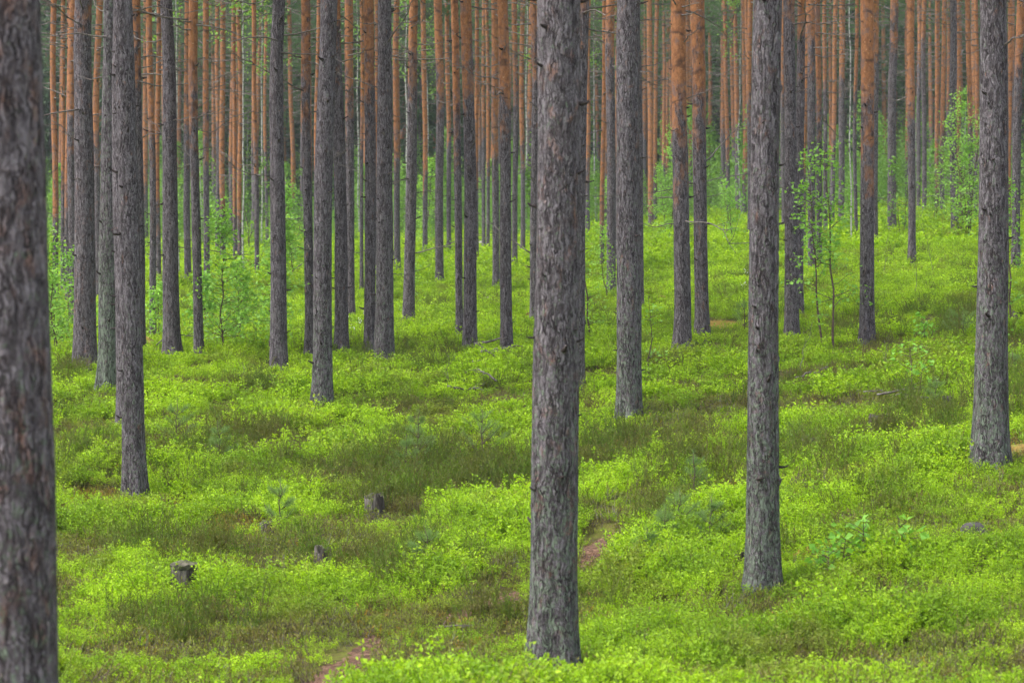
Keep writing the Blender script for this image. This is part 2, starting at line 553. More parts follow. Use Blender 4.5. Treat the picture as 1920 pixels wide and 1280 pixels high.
def bilberry_mesh(rng, rad, h, nst, leaf, per):
    mb = MB()
    P, D, N = [], [], []
    for i in range(nst):
        a = rng.uniform(0, 2*np.pi); r = rad * math.sqrt(rng.uniform(0, 1)) * .7
        b = np.array([r*math.cos(a), r*math.sin(a), -.03])
        hh = h * rng.uniform(.65, 1.1)
        lean = np.array([math.cos(a), math.sin(a), 0]) * rng.uniform(.1, .5) * hh + rng.normal(0, .06, 3) * np.array([1, 1, 0]) * hh
        k = 5
        s = np.linspace(0, 1, k)[:, None]
        pts = b + np.array([0, 0, hh]) * s + lean * s**1.6
        mb.tube(pts, np.linspace(.0022, .001, k), 3, 1, False)
        for j in range(per):
            u = rng.uniform(.35, 1.0) ** .8
            p = b + np.array([0, 0, hh]) * u + lean * u**1.6
            # side twig offset
            d = rng.normal(0, 1, 3); d[2] = abs(d[2]) * .5; d /= np.linalg.norm(d)
            off = d * rng.uniform(0, .05) * (1.3 - u) * 1.6
            P.append(p + off)
            dd = rng.normal(0, 1, 3); dd[2] = dd[2] * .35 + .55; D.append(dd)
            nn = rng.normal(0, .55, 3) + np.array([0, 0, 1.0]); N.append(nn)
    P, D, N = map(np.array, (P, D, N))
    L = leaf * rng.uniform(.65, 1.25, len(P))
    mb.quads(leaf_quads(P, D, N, L, L * .62), 0)
    return mb.mesh("bilberry", [BILB, BILB_STEM])

def heather_mesh(rng, rad, h, nst, leaf, per, mats=None):
    mb = MB()
    P, D, N = [], [], []
    for i in range(nst):
        a = rng.uniform(0, 2*np.pi); r = rad * math.sqrt(rng.uniform(0, 1))
        b = np.array([r*math.cos(a), r*math.sin(a), -.03])
        hh = h * rng.uniform(.5, 1.15)
        lean = rng.normal(0, .22, 3) * np.array([1, 1, 0]) * hh
        s = np.linspace(0, 1, 4)[:, None]
        pts = b + np.array([0, 0, hh]) * s + lean * s**1.5
        mb.tube(pts, np.linspace(.003, .001, 4), 3, 1, False)
        for j in range(per):
            u = rng.uniform(.25, 1.0)
            p = b + np.array([0, 0, hh]) * u + lean * u**1.5
            P.append(p)
            dd = rng.normal(0, .45, 3) + np.array([0, 0, 1.0]); D.append(dd)
            N.append(rng.normal(0, 1, 3))
    P, D, N = map(np.array, (P, D, N))
    L = leaf * rng.uniform(.6, 1.3, len(P))
    mb.quads(leaf_quads(P, D, N, L, L * (.22 if leaf > .025 else .4)), 0)
    return mb.mesh("heather", mats or [HEATH, BILB_STEM])

rng = np.random.default_rng(7)
SRC_BIL0 = sources("bilberry_near", [bilberry_mesh(rng, .15, h, 13, .022, 19) for h in (.20, .24, .17, .26, .21, .19)])
SRC_BIL1 = sources("bilberry_mid", [bilberry_mesh(rng, .26, h, 20, .030, 13) for h in (.20, .24, .17, .22)])
SRC_BIL2 = sources("bilberry_far", [bilberry_mesh(rng, .55, h, 30, .060, 10) for h in (.22, .28, .20)])
LOWLEAF = mat_leaf("low_plants", (.17, .24, .03), (.27, .32, .05), .3, (.22, .20, .055), 1.7)
ORANGEMOSS = mat_leaf("orange_moss_tufts", (.30, .21, .035), (.46, .31, .05), .3, (.22, .24, .04), 2.5)
SRC_LOW = sources("low_src", [heather_mesh(rng, .15, h, 26, .020, 7, m) for h, m in ((.09, [LOWLEAF, TWIG]), (.13, [LOWLEAF, SAPWOOD]), (.05, [ORANGEMOSS, TWIG]), (.08, [ORANGEMOSS, BILB_STEM]))])
SRC_HEA = sources("heather_src", [heather_mesh(rng, .13, h, 22, .030, 22) for h in (.31, .38, .26, .35)])

def scatter(name, label, pts, idx, scl, rng, src, tilt=.15, sinkz=0):
    """one ground-cover object: points with geometry-node instances"""
    me = bpy.data.meshes.new(name)
    me.from_pydata(pts.tolist(), [], [])
    n = len(pts)
    rot = np.stack([rng.normal(0, tilt, n), rng.normal(0, tilt, n), rng.uniform(0, 2*np.pi, n)], axis=1).astype(np.float32)
    a = me.attributes.new("rot", 'FLOAT_VECTOR', 'POINT'); a.data.foreach_set("vector", rot.ravel())
    a = me.attributes.new("scl", 'FLOAT', 'POINT'); a.data.foreach_set("value", np.asarray(scl, np.float32))
    a = me.attributes.new("idx", 'INT', 'POINT'); a.data.foreach_set("value", np.asarray(idx, np.int32))
    o = link(name, me)
    ng = bpy.data.node_groups.new(name + "_scatter", 'GeometryNodeTree')
    ng.interface.new_socket("Geometry", in_out='INPUT', socket_type='NodeSocketGeometry')
    ng.interface.new_socket("Geometry", in_out='OUTPUT', socket_type='NodeSocketGeometry')
    gi = ng.nodes.new("NodeGroupInput"); go = ng.nodes.new("NodeGroupOutput")
    ci = ng.nodes.new("GeometryNodeCollectionInfo")
    ci.inputs["Collection"].default_value = src
    ci.inputs["Separate Children"].default_value = True
    ci.inputs["Reset Children"].default_value = True
    ip = ng.nodes.new("GeometryNodeInstanceOnPoints")
    def na(nm, t):
        x = ng.nodes.new("GeometryNodeInputNamedAttribute"); x.data_type = t; x.inputs["Name"].default_value = nm
        return x.outputs["Attribute"]
    L = ng.links.new
    L(gi.outputs[0], ip.inputs["Points"])
    L(ci.outputs[0], ip.inputs["Instance"])
    ip.inputs["Pick Instance"].default_value = True
    L(na("idx", 'INT'), ip.inputs["Instance Index"])
    e = ng.nodes.new("FunctionNodeEulerToRotation")
    L(na("rot", 'FLOAT_VECTOR'), e.inputs[0]); L(e.outputs[0], ip.inputs["Rotation"])
    L(na("scl", 'FLOAT'), ip.inputs["Scale"])
    L(ip.outputs[0], go.inputs[0])
    md = o.modifiers.new("scatter", 'NODES'); md.node_group = ng
    tag(o, label, None, None, "stuff")
    return o

def area_points(rng, y0, y1, dens, mx=1.12, add=1.2):
    """random points on the ground between two distances, as wide as the view and a margin"""
    k = (960 / FPX) * mx
    A = (k * (y1*y1 - y0*y0)) + 2 * add * (y1 - y0)
    n = int(A * dens)
    u = rng.uniform(0, 1, n)
    y = np.sqrt(y0*y0 + u * (y1*y1 - y0*y0))
    x = rng.uniform(-1, 1, n) * (k * y + add)
    return x, y

# ------------------------------------------------------------------ pine trunks
def trunk_mesh(seed, r0, r_vis, z_vis, H, nseg, dz_fine, amp, z_fine):
    rg = np.random.default_rng(seed)
    zz = [-.25]
    while zz[-1] < H:
        z = zz[-1]
        zz.append(z + (dz_fine if z < z_fine else max(dz_fine * 6, .5)))
    z = np.array(zz[:-1] + [H])
    rate = (r0 - r_vis) / z_vis
    r = np.where(z < z_vis, r0 - rate * z, r_vis * np.clip((H - z) / max(H - z_vis, .1), .05, 1) ** .8)
    fl = np.exp(-np.maximum(z, 0) / .26)
    a = np.arange(nseg) * 2*np.pi / nseg
    lob = .5 + .5 * np.cos(a * rg.integers(4, 6) + rg.uniform(0, 6)) * (.6 + .4*np.cos(a*2 + rg.uniform(0, 6)))
    rr = r[:, None] * (1 + fl[:, None] * (.10 + .55 * lob[None, :]))
    ca, sa = np.cos(a), np.sin(a)
    X0, Y0 = ca[None, :] * rr, sa[None, :] * rr
    Zb = np.broadcast_to(z[:, None], X0.shape)
    s = seed * 7.13
    big = noise3(X0*5 + s, Y0*5, Zb*1.5, 2) - .5
    d = big * r0 * .10
    if amp > 0:
        wx = (noise3(X0*12+s, Y0*12, Zb*6, 3) - .5) * .05
        n1 = 1 - np.abs(2*noise3((X0+wx)*26 + s, (Y0+wx)*26, Zb*6.5, 4) - 1)
        n2 = 1 - np.abs(2*noise3((X0+wx)*55 + s, (Y0-wx)*55, Zb*20, 5) - 1)
        n3 = noise3(X0*120+s, Y0*120, Zb*60, 6) - .5
        d = d - amp * (n1 ** 3) * .8 - amp * .35 * n2 ** 2 + amp * .6 * n3
        # knots
        for kk in range(int(H * .55)):
            kz, ka = rg.uniform(.8, H*.55), rg.uniform(0, 2*np.pi)
            da = np.angle(np.exp(1j * (a - ka)))
            q = ((da[None, :] * r0) / .022)**2 + ((z[:, None] - kz) / .03)**2
            d = d + rg.uniform(.008, .022) * np.exp(-q)
    bend = rg.uniform(-.06, .06, 4)
    bx = bend[0] * np.sin(z * .5 + bend[1] * 60) + bend[2] * np.sin(z * 1.1 + bend[3] * 60) * .4
    by = bend[1] * np.sin(z * .45 + bend[2] * 60)
    w0 = np.clip(z / 5, 0, 1)
    Rr = rr + d
    X = ca[None, :] * Rr + (bx * w0)[:, None]
    Y = sa[None, :] * Rr + (by * w0)[:, None]
    V = np.stack([X, Y, Zb], axis=2).reshape(-1, 3)
    k = len(z)
    i = np.arange((k-1)*nseg)
    ri, cj = i // nseg, i % nseg
    c2 = (cj + 1) % nseg
    F = np.stack([ri*nseg+cj, ri*nseg+c2, (ri+1)*nseg+c2, (ri+1)*nseg+cj], axis=1).tolist()
    F.append(list(range((k-1)*nseg, k*nseg)))
    me = bpy.data.meshes.new("trunk")
    me.from_pydata(V.tolist(), [], F)
    me.polygons.foreach_set("use_smooth", [True] * len(F))
    me.materials.append(BARK)
    return me

def stub_mesh(rg):
    mb = MB()
    L = rg.uniform(.05, .11)
    pts = [(0, 0, -.03), (0, 0, 0)]
    k = 4
    pts = np.array([[0, 0, -.03], [0, 0, L*.3], [L*.12*rg.normal(), L*.1, L*.7], [L*.25*rg.normal(), L*.25, L]])
    r = rg.uniform(.010, .015)
    mb.tube(pts, [r*1.7, r*1.15, r*.85, r*.55], 7, 0)
    return mb.mesh("branch_stub", [STUB])

def dead_branch_mesh(rg, L, fork=3, r=.012):
    """points along +Z; curved dead twig with side twigs"""
    mb = MB()
    k = 9
    s = np.linspace(0, 1, k)
    wob = np.cumsum(rg.normal(0, .035, (k, 2)), axis=0) * L
    droop = rg.uniform(-.28, .30)
    pts = np.stack([wob[:, 0], wob[:, 1] + droop * L * s**2, s * L], axis=1)
    pts[0] = (0, 0, -.04)
    mb.tube(pts, r * (1 - .75 * s), 5, 0)
    for j in range(fork):
        i = rg.integers(3, k - 1)
        d = np.array([rg.normal(0, .5), rg.normal(0, .35), 1.0]); d /= np.linalg.norm(d)
        l2 = L * rg.uniform(.15, .45)
        m = 5
        t = np.linspace(0, 1, m)[:, None]
        q = pts[i] + d * l2 * t + np.concatenate([np.zeros((1, 3)), np.cumsum(rg.normal(0, .05, (m-1, 3)), axis=0)]) * l2
        mb.tube(q, np.linspace(r*.45, r*.15, m), 4, 0)
    return mb.mesh("dead_branch", [TWIG])

rg = np.random.default_rng(11)
STUBS = [stub_mesh(rg) for i in range(8)]
DEADS = [dead_branch_mesh(rg, L, f, r) for L, f, r in ((.3, 0, .009), (.45, 1, .010), (.7, 2, .011), (1.0, 3, .012), (1.4, 4, .013), (1.8, 5, .014), (.55, 2, .010), (1.2, 3, .012), (.35, 1, .009), (.9, 1, .012))]

def crown_mesh(rg, z0, z1, spread, nlimb, tufts, mats, low_dead=6, leafL=.11):
    """pine crown: limbs with needle clumps, open and uneven; a few bare limbs below it"""
    mb = MB()
    C, Dn = [], []
    for i in range(nlimb):
        u = (i + rg.uniform(0, 1)) / nlimb
        z = z0 + (z1 - z0) * u
        a = rg.uniform(0, 2*np.pi)
        prof = math.sin(math.pi * min(1, .22 + u * .78)) ** .7
        L = spread * prof * rg.uniform(.55, 1.1) + .25
        up = rg.uniform(-.05, .45) + .35 * u
        k = 6
        s = np.linspace(0, 1, k)
        dirv = np.array([math.cos(a), math.sin(a), 0])
        wob = np.cumsum(rg.normal(0, .05, (k, 3)), axis=0) * L
        pts = dirv * (s * L)[:, None] + np.array([0, 0, 1]) * (z + up * L * s**1.3)[:, None] + wob
        mb.tube(pts, .030 * (1 - .8*s) * (1.2 - .6*u), 4, 1, False)
        m = max(4, int(tufts * L / spread))
        for j in range(m):
            t = rg.uniform(.25, 1.05)
            p = np.array([np.interp(t, s, pts[:, c]) for c in range(3)])
            p = p + rg.normal(0, .13 + .16 * t, 3) * np.array([1, 1, .6])
            C.append(p); Dn.append(dirv * .6 + np.array([0, 0, .5]) + rg.normal(0, .4, 3))
    for i in range(low_dead):
        z = z0 - rg.uniform(.3, 4.0); a = rg.uniform(0, 2*np.pi); L = rg.uniform(.5, 1.8)
        s = np.linspace(0, 1, 5)
        dirv = np.array([math.cos(a), math.sin(a), 0])
        pts = dirv * (s*L)[:, None] + np.array([0, 0, 1]) * (z + rg.uniform(-.3, .3)*L*s**2)[:, None] + np.cumsum(rg.normal(0, .04, (5, 3)), axis=0)*L
        mb.tube(pts, .016 * (1 - .7*s), 4, 1, False)
    C = np.array(C); Dn = unit(np.array(Dn))
    per = 9
    P = np.repeat(C, per, axis=0) + rg.normal(0, .03, (len(C)*per, 3))
    D = np.repeat(Dn, per, axis=0) + rg.normal(0, .7, (len(C)*per, 3))
    N = rg.normal(0, 1, (len(P), 3))
    L = leafL * rg.uniform(.7, 1.4, len(P))
    mb.quads(leaf_quads(P, D, N, L, L * .26), 0)
    return mb.mesh("crown", mats)

CROWNS = []
for i in range(5):
    CROWNS.append(crown_mesh(rg, rg.uniform(8.3, 10.0), rg.uniform(17, 19), rg.uniform(1.7, 2.4), 40, 24, [NEEDLE, TWIG], 16))

LOWF = []
def add_branches(root, seed, r0, taper, zlo, zhi, nstub, ndead, H):
    rg = np.random.default_rng(seed + 500)
    for i in range(nstub + ndead):
        dead = i >= nstub
        z = rg.uniform(zlo, zhi) if not dead else zhi - (zhi - zlo) * rg.uniform(0, 1) ** (1.5 if nstub < 20 else 2.6) * .9
        if not dead and z < 0.5: z += .5
        a = rg.uniform(0, 2*np.pi)
        if not dead and rg.uniform() < .55:
            a = rg.uniform(-math.pi, 0)          # more of the stubs on the camera-facing side
        r = max(.03, r0 - taper * z) * .96
        if dead and nstub >= 22: z = zhi - (zhi - zlo) * rg.uniform(0, .35)
        me = (DEADS[(0, 1, 8, 6)[rg.integers(0, 4)]] if nstub >= 22 else DEADS[rg.integers(0, len(DEADS))]) if dead else STUBS[rg.integers(0, len(STUBS))]
        o = bpy.data.objects.new("dead_branch" if dead else "branch_stub", me)
        COL.objects.link(o)
        o.parent = root
        o.location = (r * math.cos(a), r * math.sin(a), z)
        el = rg.uniform(-.25, .35)
        d = Vector((math.cos(a) * math.cos(el), math.sin(a) * math.cos(el), math.sin(el)))
        o.rotation_mode = 'QUATERNION'
        q = d.to_track_quat('Z', 'Y')
        o.rotation_quaternion = q
        s = rg.uniform(.6, 1.15) * (1.25 if nstub == 0 else 1) if dead else rg.uniform(.45, .95)
        o.scale = (s, s, s)

def pine(bx, by, wb, tx, wt, ty, lichen, label, D=None, group=None, red=.4, seed=1, stubs=None, deads=None):
    """bx,by,wb: where the trunk meets the ground cover and how wide it shows; tx,wt: at the picture's upper edge; ty: height of the change to orange bark"""
    if D is None:
        D = ground_hit(bx, by)
    B = at_depth(bx, by, D)
    x, y = B[0], B[1]
    z = gz(x, y)
    _, _, D = project(x, y, z)
    LOWF.append((x, y, wb * D / FPX / 2))
    T = at_depth(tx, 0, D)
    hv = T[2] - z
    r0 = wb * D / FPX / 2 / 1.17
    rv = min(wt * D / FPX / 2, r0 * .99)
    tl = at_depth(bx, ty, D)[2] - z
    H = 17.5 + 2.5 * math.sin(seed * 1.7)
    zfine = hv + .6
    if D < 24:   nseg, dz, amp = 104, .014, .0035
    elif D < 34: nseg, dz, amp = 72, .028, .004
    elif D < 50: nseg, dz, amp = 40, .06, .005
    else:        nseg, dz, amp = 16, .3, 0
    me = trunk_mesh(seed, r0, rv, hv, H, nseg, dz, amp, zfine)
    root = bpy.data.objects.new("pine_tree", None)
    root.empty_display_size = .3
    COL.objects.link(root)
    root.location = (x, y, z)
    root.rotation_euler = (0, math.atan2(T[0] - x, hv), 0)
    tag(root, label, "pine tree", group)
    t = link("trunk", me, root)
    t["bark_line"] = float(tl); t["lichen"] = float(lichen); t["redness"] = float(red)
    c = link("crown", CROWNS[seed % len(CROWNS)], root)
    c.rotation_euler = (0, 0, seed * 1.3)
    sc_ = .9 + .2 * ((seed * 37) % 10) / 10
    c.scale = (sc_, sc_, H / 19.0)
    if stubs is None:
        d0 = deads
        stubs = 22 if D < 34 else (14 if D < 50 else (8 if wb >= 14 else 0))
        deads = d0 if d0 is not None else (0 if D < 34 else 9)
    add_branches(root, seed, r0, (r0 - rv) / hv, .6, hv + .8, stubs, deads, H)
    return root

G_FAR = "slender pines deep in the forest"
L_FAR = "slender pine with orange upper bark, one of many thin distant trunks deep in the forest"
G_MID = "distant pines between the nearer trunks"
P_ = [
 # bx, by, wb, tx, wt, ty, lichen, label, extra
 (30, 1500, 204, 12, 138, -2600, .8, "widest pine trunk, blurred grey bark with orange flakes, cut off by the picture's edge", dict(D=8.7, red=1.25, stubs=0, deads=0)),
 (1036, 1238, 104, 1048, 82, -2600, 1.0, "thick blurred grey pine with lichen on its foot, standing in bright bilberries beside the path", dict(red=1.0)),
 (1430, 1093, 72, 1440, 54, -700, 1.1, "grey lichen-covered pine whose foot stands just beyond the bright bilberries, second closest clear trunk", dict(red=.9, deads=1)),
 (1856, 866, 76, 1859, 50, -700, 1.0, "grey pine with flared lichen-covered foot beside the orange moss mound", dict(red=.6, deads=7)),
 (253, 922, 52, 232, 35, -500, .8, "mauve grey pine with a spreading root, leaning a little, standing at the mossy clearing", dict(red=.5)),
 (238, 787, 44, 228, 32, -500, .5, "grey pine almost hidden straight behind the leaning mauve pine", {}),
 (203, 726, 47, 207, 26, -500, 1.3, "greenish grey pine covered in lichen beside the leaning mauve pine", dict(deads=6)),
 (159, 680, 50, 159, 32, -30, .5, "thick dark pine with reddish brown bark high up, standing behind the widest trunk", dict(red=1.0)),
 (322, 660, 38, 313, 23, -400, .5, "smooth dark grey pine with few knots, standing by the fallen arching branches", {}),
 (373, 660, 21, 364, 17, 240, .5, "thin pine turning orange halfway up behind the leafy birch sapling", {}),
 (523, 692, 38, 523, 24, -300, .6, "straight dark grey pine standing alone at the edge of the bilberry slope", {}),
 (580, 656, 21, 576, 20, 190, .3, "half-hidden pine with orange top just behind the lichen-flecked pine in front of the rise", {}),
 (605, 753, 43, 614, 32, -400, .9, "grey lichen-flecked pine with cracked bark and a dead stub near its foot", {}),
 (641, 651, 30, 634, 22, 70, .4, "grey pine touching the lichen-flecked cracked pine from behind", {}),
 (657, 585, 19, 655, 22, 215, .3, "pine with bright orange upper half and dark patches behind a grey one", {}),
 (693, 655, 26, 691, 20, 170, .3, "brown pine with mottled orange top next to a wider grey pine", {}),
 (721, 676, 42, 722, 26, -300, .8, "wide grey cracked pine with a clean foot, beside the mottled brown pine", {}),
 (766, 600, 26, 776, 17, 130, .5, "leaning pine with orange top and green leafy sprigs round its foot", {}),
 (824, 535, 18, 823, 18, 170, .2, "short-looking pine with pinkish top standing alone on the bright rise", {}),
 (862, 630, 17, 850, 17, 220, .2, "thin orange-topped pine touching a wider one before the grey flat stones", {}),
 (881, 648, 30, 876, 21, 150, .4, "pine with rusty top and spreading foot on the bright slope near the small stones", {}),
 (930, 540, 15, 926, 16, 270, .2, "pine behind the small stones with its orange bark starting high up", {}),
 (950, 668, 27, 944, 20, 170, .4, "orange-topped pine with a pile of dead branches at its foot", {}),
 (965, 508, 12, 966, 13, 150, .2, "grey slim pine just behind the pine with the branch pile", {}),
 (1003, 600, 22, 1000, 13, 100, .2, "reddish pine half hidden by the thick blurred pine beside the path", {}),
 (1081, 735, 36, 1088, 28, 40, .6, "dark pine peeping out from behind the thick blurred pine beside the path", {}),
 (1146, 548, 20, 1145, 19, 120, .4, "slim grey pine with small green leaves growing up its foot", {}),
 (1178, 778, 54, 1185, 43, -200, 1.0, "wide grey pine with lichen-spotted foot and faint red flakes near the top", dict(red=.8)),
 (1197, 575, 24, 1190, 18, 100, .2, "pine almost hidden behind the wide lichen-spotted grey pine", {}),
 (1280, 652, 38, 1275, 27, 275, .4, "pine with bright orange upper trunk, grey below, close beside another orange-topped one", {}),
 (1317, 627, 31, 1306, 27, 205, .5, "mottled orange and grey pine close beside the brighter orange-topped one", dict(red=1.0)),
 (1485, 620, 31, 1480, 22, 15, .6, "grey fine-barked pine standing just beyond the second closest clear trunk", {}),
 (1497, 585, 22, 1500, 15, 70, .3, "reddish pine squeezed behind the grey fine-barked pine", {}),
 (1523, 509, 17, 1517, 15, 100, .3, "mauve pine standing behind the leafy two-stemmed birch sapling", {}),
 (1626, 635, 32, 1621, 24, 290, .3, "brightest orange pine with a long dark scar, grey at its foot", {}),
 (1639, 460, 16, 1640, 15, 120, .2, "grey pine half hidden behind the brightest orange pine", {}),
 (1673, 448, 20, 1671, 15, 60, .3, "single mauve-grey pine on the far slope with clear green around it", {}),
 (1710, 495, 17, 1709, 16, 255, .3, "pine with straight orange trunk and leafless thin sapling at its foot", {}),
 (1791, 450, 18, 1785, 13, -50, .3, "grey pine standing beside the tall bushy young birch", {}),
 (1904, 508, 20, 1911, 15, 130, .4, "pine with red-brown top at the very edge behind the flared lichen-covered pine", {}),
 (353, 538, 15, 350, 12, 230, .2, "slim orange-topped pine behind the smooth dark grey pine", {}),
 (287, 630, 15, 282, 12, 300, .3, "slim pine, orange above and grey below, wrapped in leafy green shoots", {}),
 (745, 512, 14, 743, 10, 305, .2, "thin orange pine glimpsed beside the wide grey cracked pine", {}),
 (261, 655, 27, 259, 18, 135, .3, "pine with orange crown end behind the leaning mauve pine, foot hidden", {}),
 (139, 600, 20, 139, 16, 230, .2, "orange pine half hidden behind the thick dark reddish-topped pine", {}),
]
seed = 3
for r_ in P_:
    bx, by, wb, tx, wt, ty, li, lab, ex = r_
    seed += 1
    pine(bx, by, wb, tx, wt, ty, li, lab, seed=seed, **ex)

# distant trunks seen in the photograph: x at the ground, y, width, x at the top, y of the colour change
F_ = [(104, 560, 13, 103, 430), (128, 560, 12, 128, 400), (118, 545, 9, 118, 350), (185, 560, 14, 184, 290), (298, 535, 11, 297, 380), (388, 540, 13, 387, 262),
      (418, 492, 12, 418, 390), (408, 480, 9, 409, 240), (441, 500, 9, 440, 400), (449, 501, 10, 449, 420), (482, 520, 10, 477, 330), (501, 455, 7, 497, 300), (550, 446, 9, 543, 380),
      (593, 560, 9, 595, 330), (678, 540, 8, 679, 300), (706, 520, 8, 705, 350), (797, 480, 11, 795, 330), (842, 478, 10, 839, 260), (894, 500, 9, 893, 330), (907, 465, 8, 906, 250),
      (915, 467, 8, 914, 330), (980, 468, 10, 981, 270), (1102, 440, 10, 1102, 310), (1129, 500, 10, 1131, 400), (1158, 500, 9, 1158, 330), (1220, 430, 12, 1218, 390), (1228, 420, 9, 1230, 330), (1251, 400, 7, 1251, 330),
      (1335, 376, 9, 1333, 300), (1330, 370, 7, 1331, 250), (1352, 335, 7, 1353, 100), (1366, 405, 9, 1358, 290), (1378, 395, 9, 1370, 280), (1396, 408, 10, 1394, 330), (1406, 460, 11, 1406, 210),
      (1507, 470, 9, 1510, 330), (1537, 500, 12, 1532, 190), (1548, 440, 9, 1546, 160), (1560, 430, 10, 1566, 270), (1577, 420, 13, 1579, 150), (1605, 440, 8, 1604, 200), (1654, 370, 8, 1658, 400),
      (1663, 372, 7, 1663, 200), (1700, 385, 8, 1700, 290), (1722, 395, 9, 1722, 130), (1733, 400, 10, 1733, 100), (1744, 355, 8, 1743, 330), (1756, 400, 9, 1756, 330), (1767, 405, 10, 1767, 270),
      (1797, 400, 9, 1795, 330), (1818, 430, 11, 1816, 230), (1829, 420, 9, 1830, 270), (1892, 440, 8, 1893, 380), (1776, 380, 7, 1777, 200), (1424, 400, 10, 1422, 200), (1469, 430, 9, 1468, 180)]
for (bx, by, wb, tx, ty) in F_:
    seed += 1
    pine(bx, by + 3, wb, tx, wb * .88, ty, .1, L_FAR, group=G_FAR, seed=seed, stubs=0, deads=9)

# thin pines further in: shared trunks with branches and crown
FT = []
for i in range(8):
    FT.append(trunk_mesh(900 + i, .13, .115, 6, 18.5, 10, .8, 0, 3))
rg = np.random.default_rng(21)
n_far = 0
grid = []
while n_far < 128:
    y = math.sqrt(rg.uniform(100**2, 170**2))
    x = rg.uniform(-1, 1) * (y * .2118 * 1.1)
    if any((x-a)**2 + (y-b)**2 < 4 for a, b in grid):
        continue
    grid.append((x, y))
    n_far += 1
    root = bpy.data.objects.new("pine_tree", None); COL.objects.link(root)
    root.location = (x, y, gz(x, y))
    root.rotation_euler = (rg.normal(0, .012), rg.normal(0, .012), rg.uniform(0, 6))
    s = rg.uniform(.75, 1.15)
    root.scale = (1, 1, 1)
    tag(root, L_FAR, "pine tree", G_FAR)
    t = link("trunk", FT[n_far % 8], root)
    t.scale = (s, s, 1)
    t["bark_line"] = float(rg.uniform(1.5, 5.5)); t["lichen"] = .1; t["redness"] = .5
    c = link("crown", CROWNS[n_far % 5], root)
    c.scale = (1, 1, rg.uniform(.82, 1.0))
    add_branches(root, 3000 + n_far, .12, .004, 3.0, 11.0, 0, 5, 18)

# a few pines standing just outside the view, which a step to the side would show
for (x, y, sc2) in ((-5.6, 17, 1.2), (-8.3, 24, 1.1), (6.1, 19, 1.2), (8.6, 27, 1.1), (-11, 38, 1.1), (12.2, 44, 1.1)):
    root = bpy.data.objects.new("pine_tree", None); COL.objects.link(root)
    root.location = (x, y, gz(x, y))
    tag(root, "pine standing outside the edge of the view", "pine tree", "pines outside the view")
    t = link("trunk", trunk_mesh(int(y), .14, .12, 6, 18, 40, .06, .006, 6), root)
    t["bark_line"] = 8.0; t["lichen"] = .6; t["redness"] = .5
    link("crown", CROWNS[int(y) % 5], root)

EXCL = []
# ------------------------------------------------------------------ broadleaf saplings, birches, young pines
def sapling_mesh(rg, H, leaf, nbr, per, stems=1, spread=.32, low=.12, mat=None, name="foliage"):
    """returns (stem mesh, foliage mesh)"""
    st, fo = MB(), MB()
    P, D, N = [], [], []
    for s_ in range(stems):
        b = np.array([rg.normal(0, .06), rg.normal(0, .06), 0]) * (stems > 1) * 2
        lean = rg.normal(0, .06 + .05*(stems > 1), 2)
        hh = H * (1 if s_ == 0 else rg.uniform(.6, .95))
        k = 10
        s = np.linspace(0, 1, k)
        wob = np.cumsum(rg.normal(0, .012, (k, 2)), axis=0) * hh
        pts = np.stack([b[0] + lean[0]*hh*s + wob[:, 0], b[1] + lean[1]*hh*s + wob[:, 1], -.1 + s*(hh+.1)], axis=1)
        st.tube(pts, (.006 + .0045 * hh) * (1 - .8*s), 5, 0)
        for i in range(nbr // stems):
            u = low + (1 - low) * rg.uniform(0, 1) ** .9
            p0 = np.array([np.interp(u, s, pts[:, c]) for c in range(3)])
            a = rg.uniform(0, 2*np.pi)
            L = hh * spread * (1.12 - u) * rg.uniform(.5, 1.1) + .08
            up = rg.uniform(.15, .9)
            m = 5
            t = np.linspace(0, 1, m)
            d = np.array([math.cos(a), math.sin(a), up]); d /= np.linalg.norm(d)
            q = p0 + d * (t*L)[:, None] + np.concatenate([np.zeros((1, 3)), np.cumsum(rg.normal(0, .05, (m-1, 3)), axis=0)]) * L - np.array([0, 0, 1]) * (t**2 * L * .2)[:, None]
            st.tube(q, np.linspace(.0035 + .0012*hh, .0012, m), 3, 0, False)
            for j in range(int(per * 1.5)):
                w_ = rg.uniform(.2, 1.05)
                p = np.array([np.interp(w_, t, q[:, c]) for c in range(3)]) + rg.normal(0, .035 * (1 + .3*hh), 3)
                P.append(p); dd = rg.normal(0, 1, 3); dd[2] = dd[2]*.5 - .25; D.append(dd); N.append(rg.normal(0, .6, 3) + np.array([0, 0, 1.]))
    P, D, N = map(np.array, (P, D, N))
    L = leaf * 1.1 * rg.uniform(.65, 1.25, len(P))
    fo.quads(leaf_quads(P, D, N, L, L*.8), 0)
    return st.mesh("stem", [SAPWOOD]), fo.mesh(name, [mat or BIRCHLEAF])

rg = np.random.default_rng(5)
def sapling(px, py, top_py, label, kind="birch_sapling", cat="sapling", leaf=.04, nbr=40, per=11, stems=1, spread=.32, low=.15, mat=None, group=None, D=None):
    D = D or ground_hit(px, py, .08)
    B = at_depth(px, py, D)
    z = gz(B[0], B[1])
    H = (py - top_py) * D / FPX + .1
    a, b = sapling_mesh(rg, H, leaf, nbr, per, stems, spread, low, mat)
    root = bpy.data.objects.new(kind, None); COL.objects.link(root)
    root.location = (B[0], B[1], z)
    tag(root, label, cat, group)
    link("stem", a, root); link("foliage", b, root)
    return root

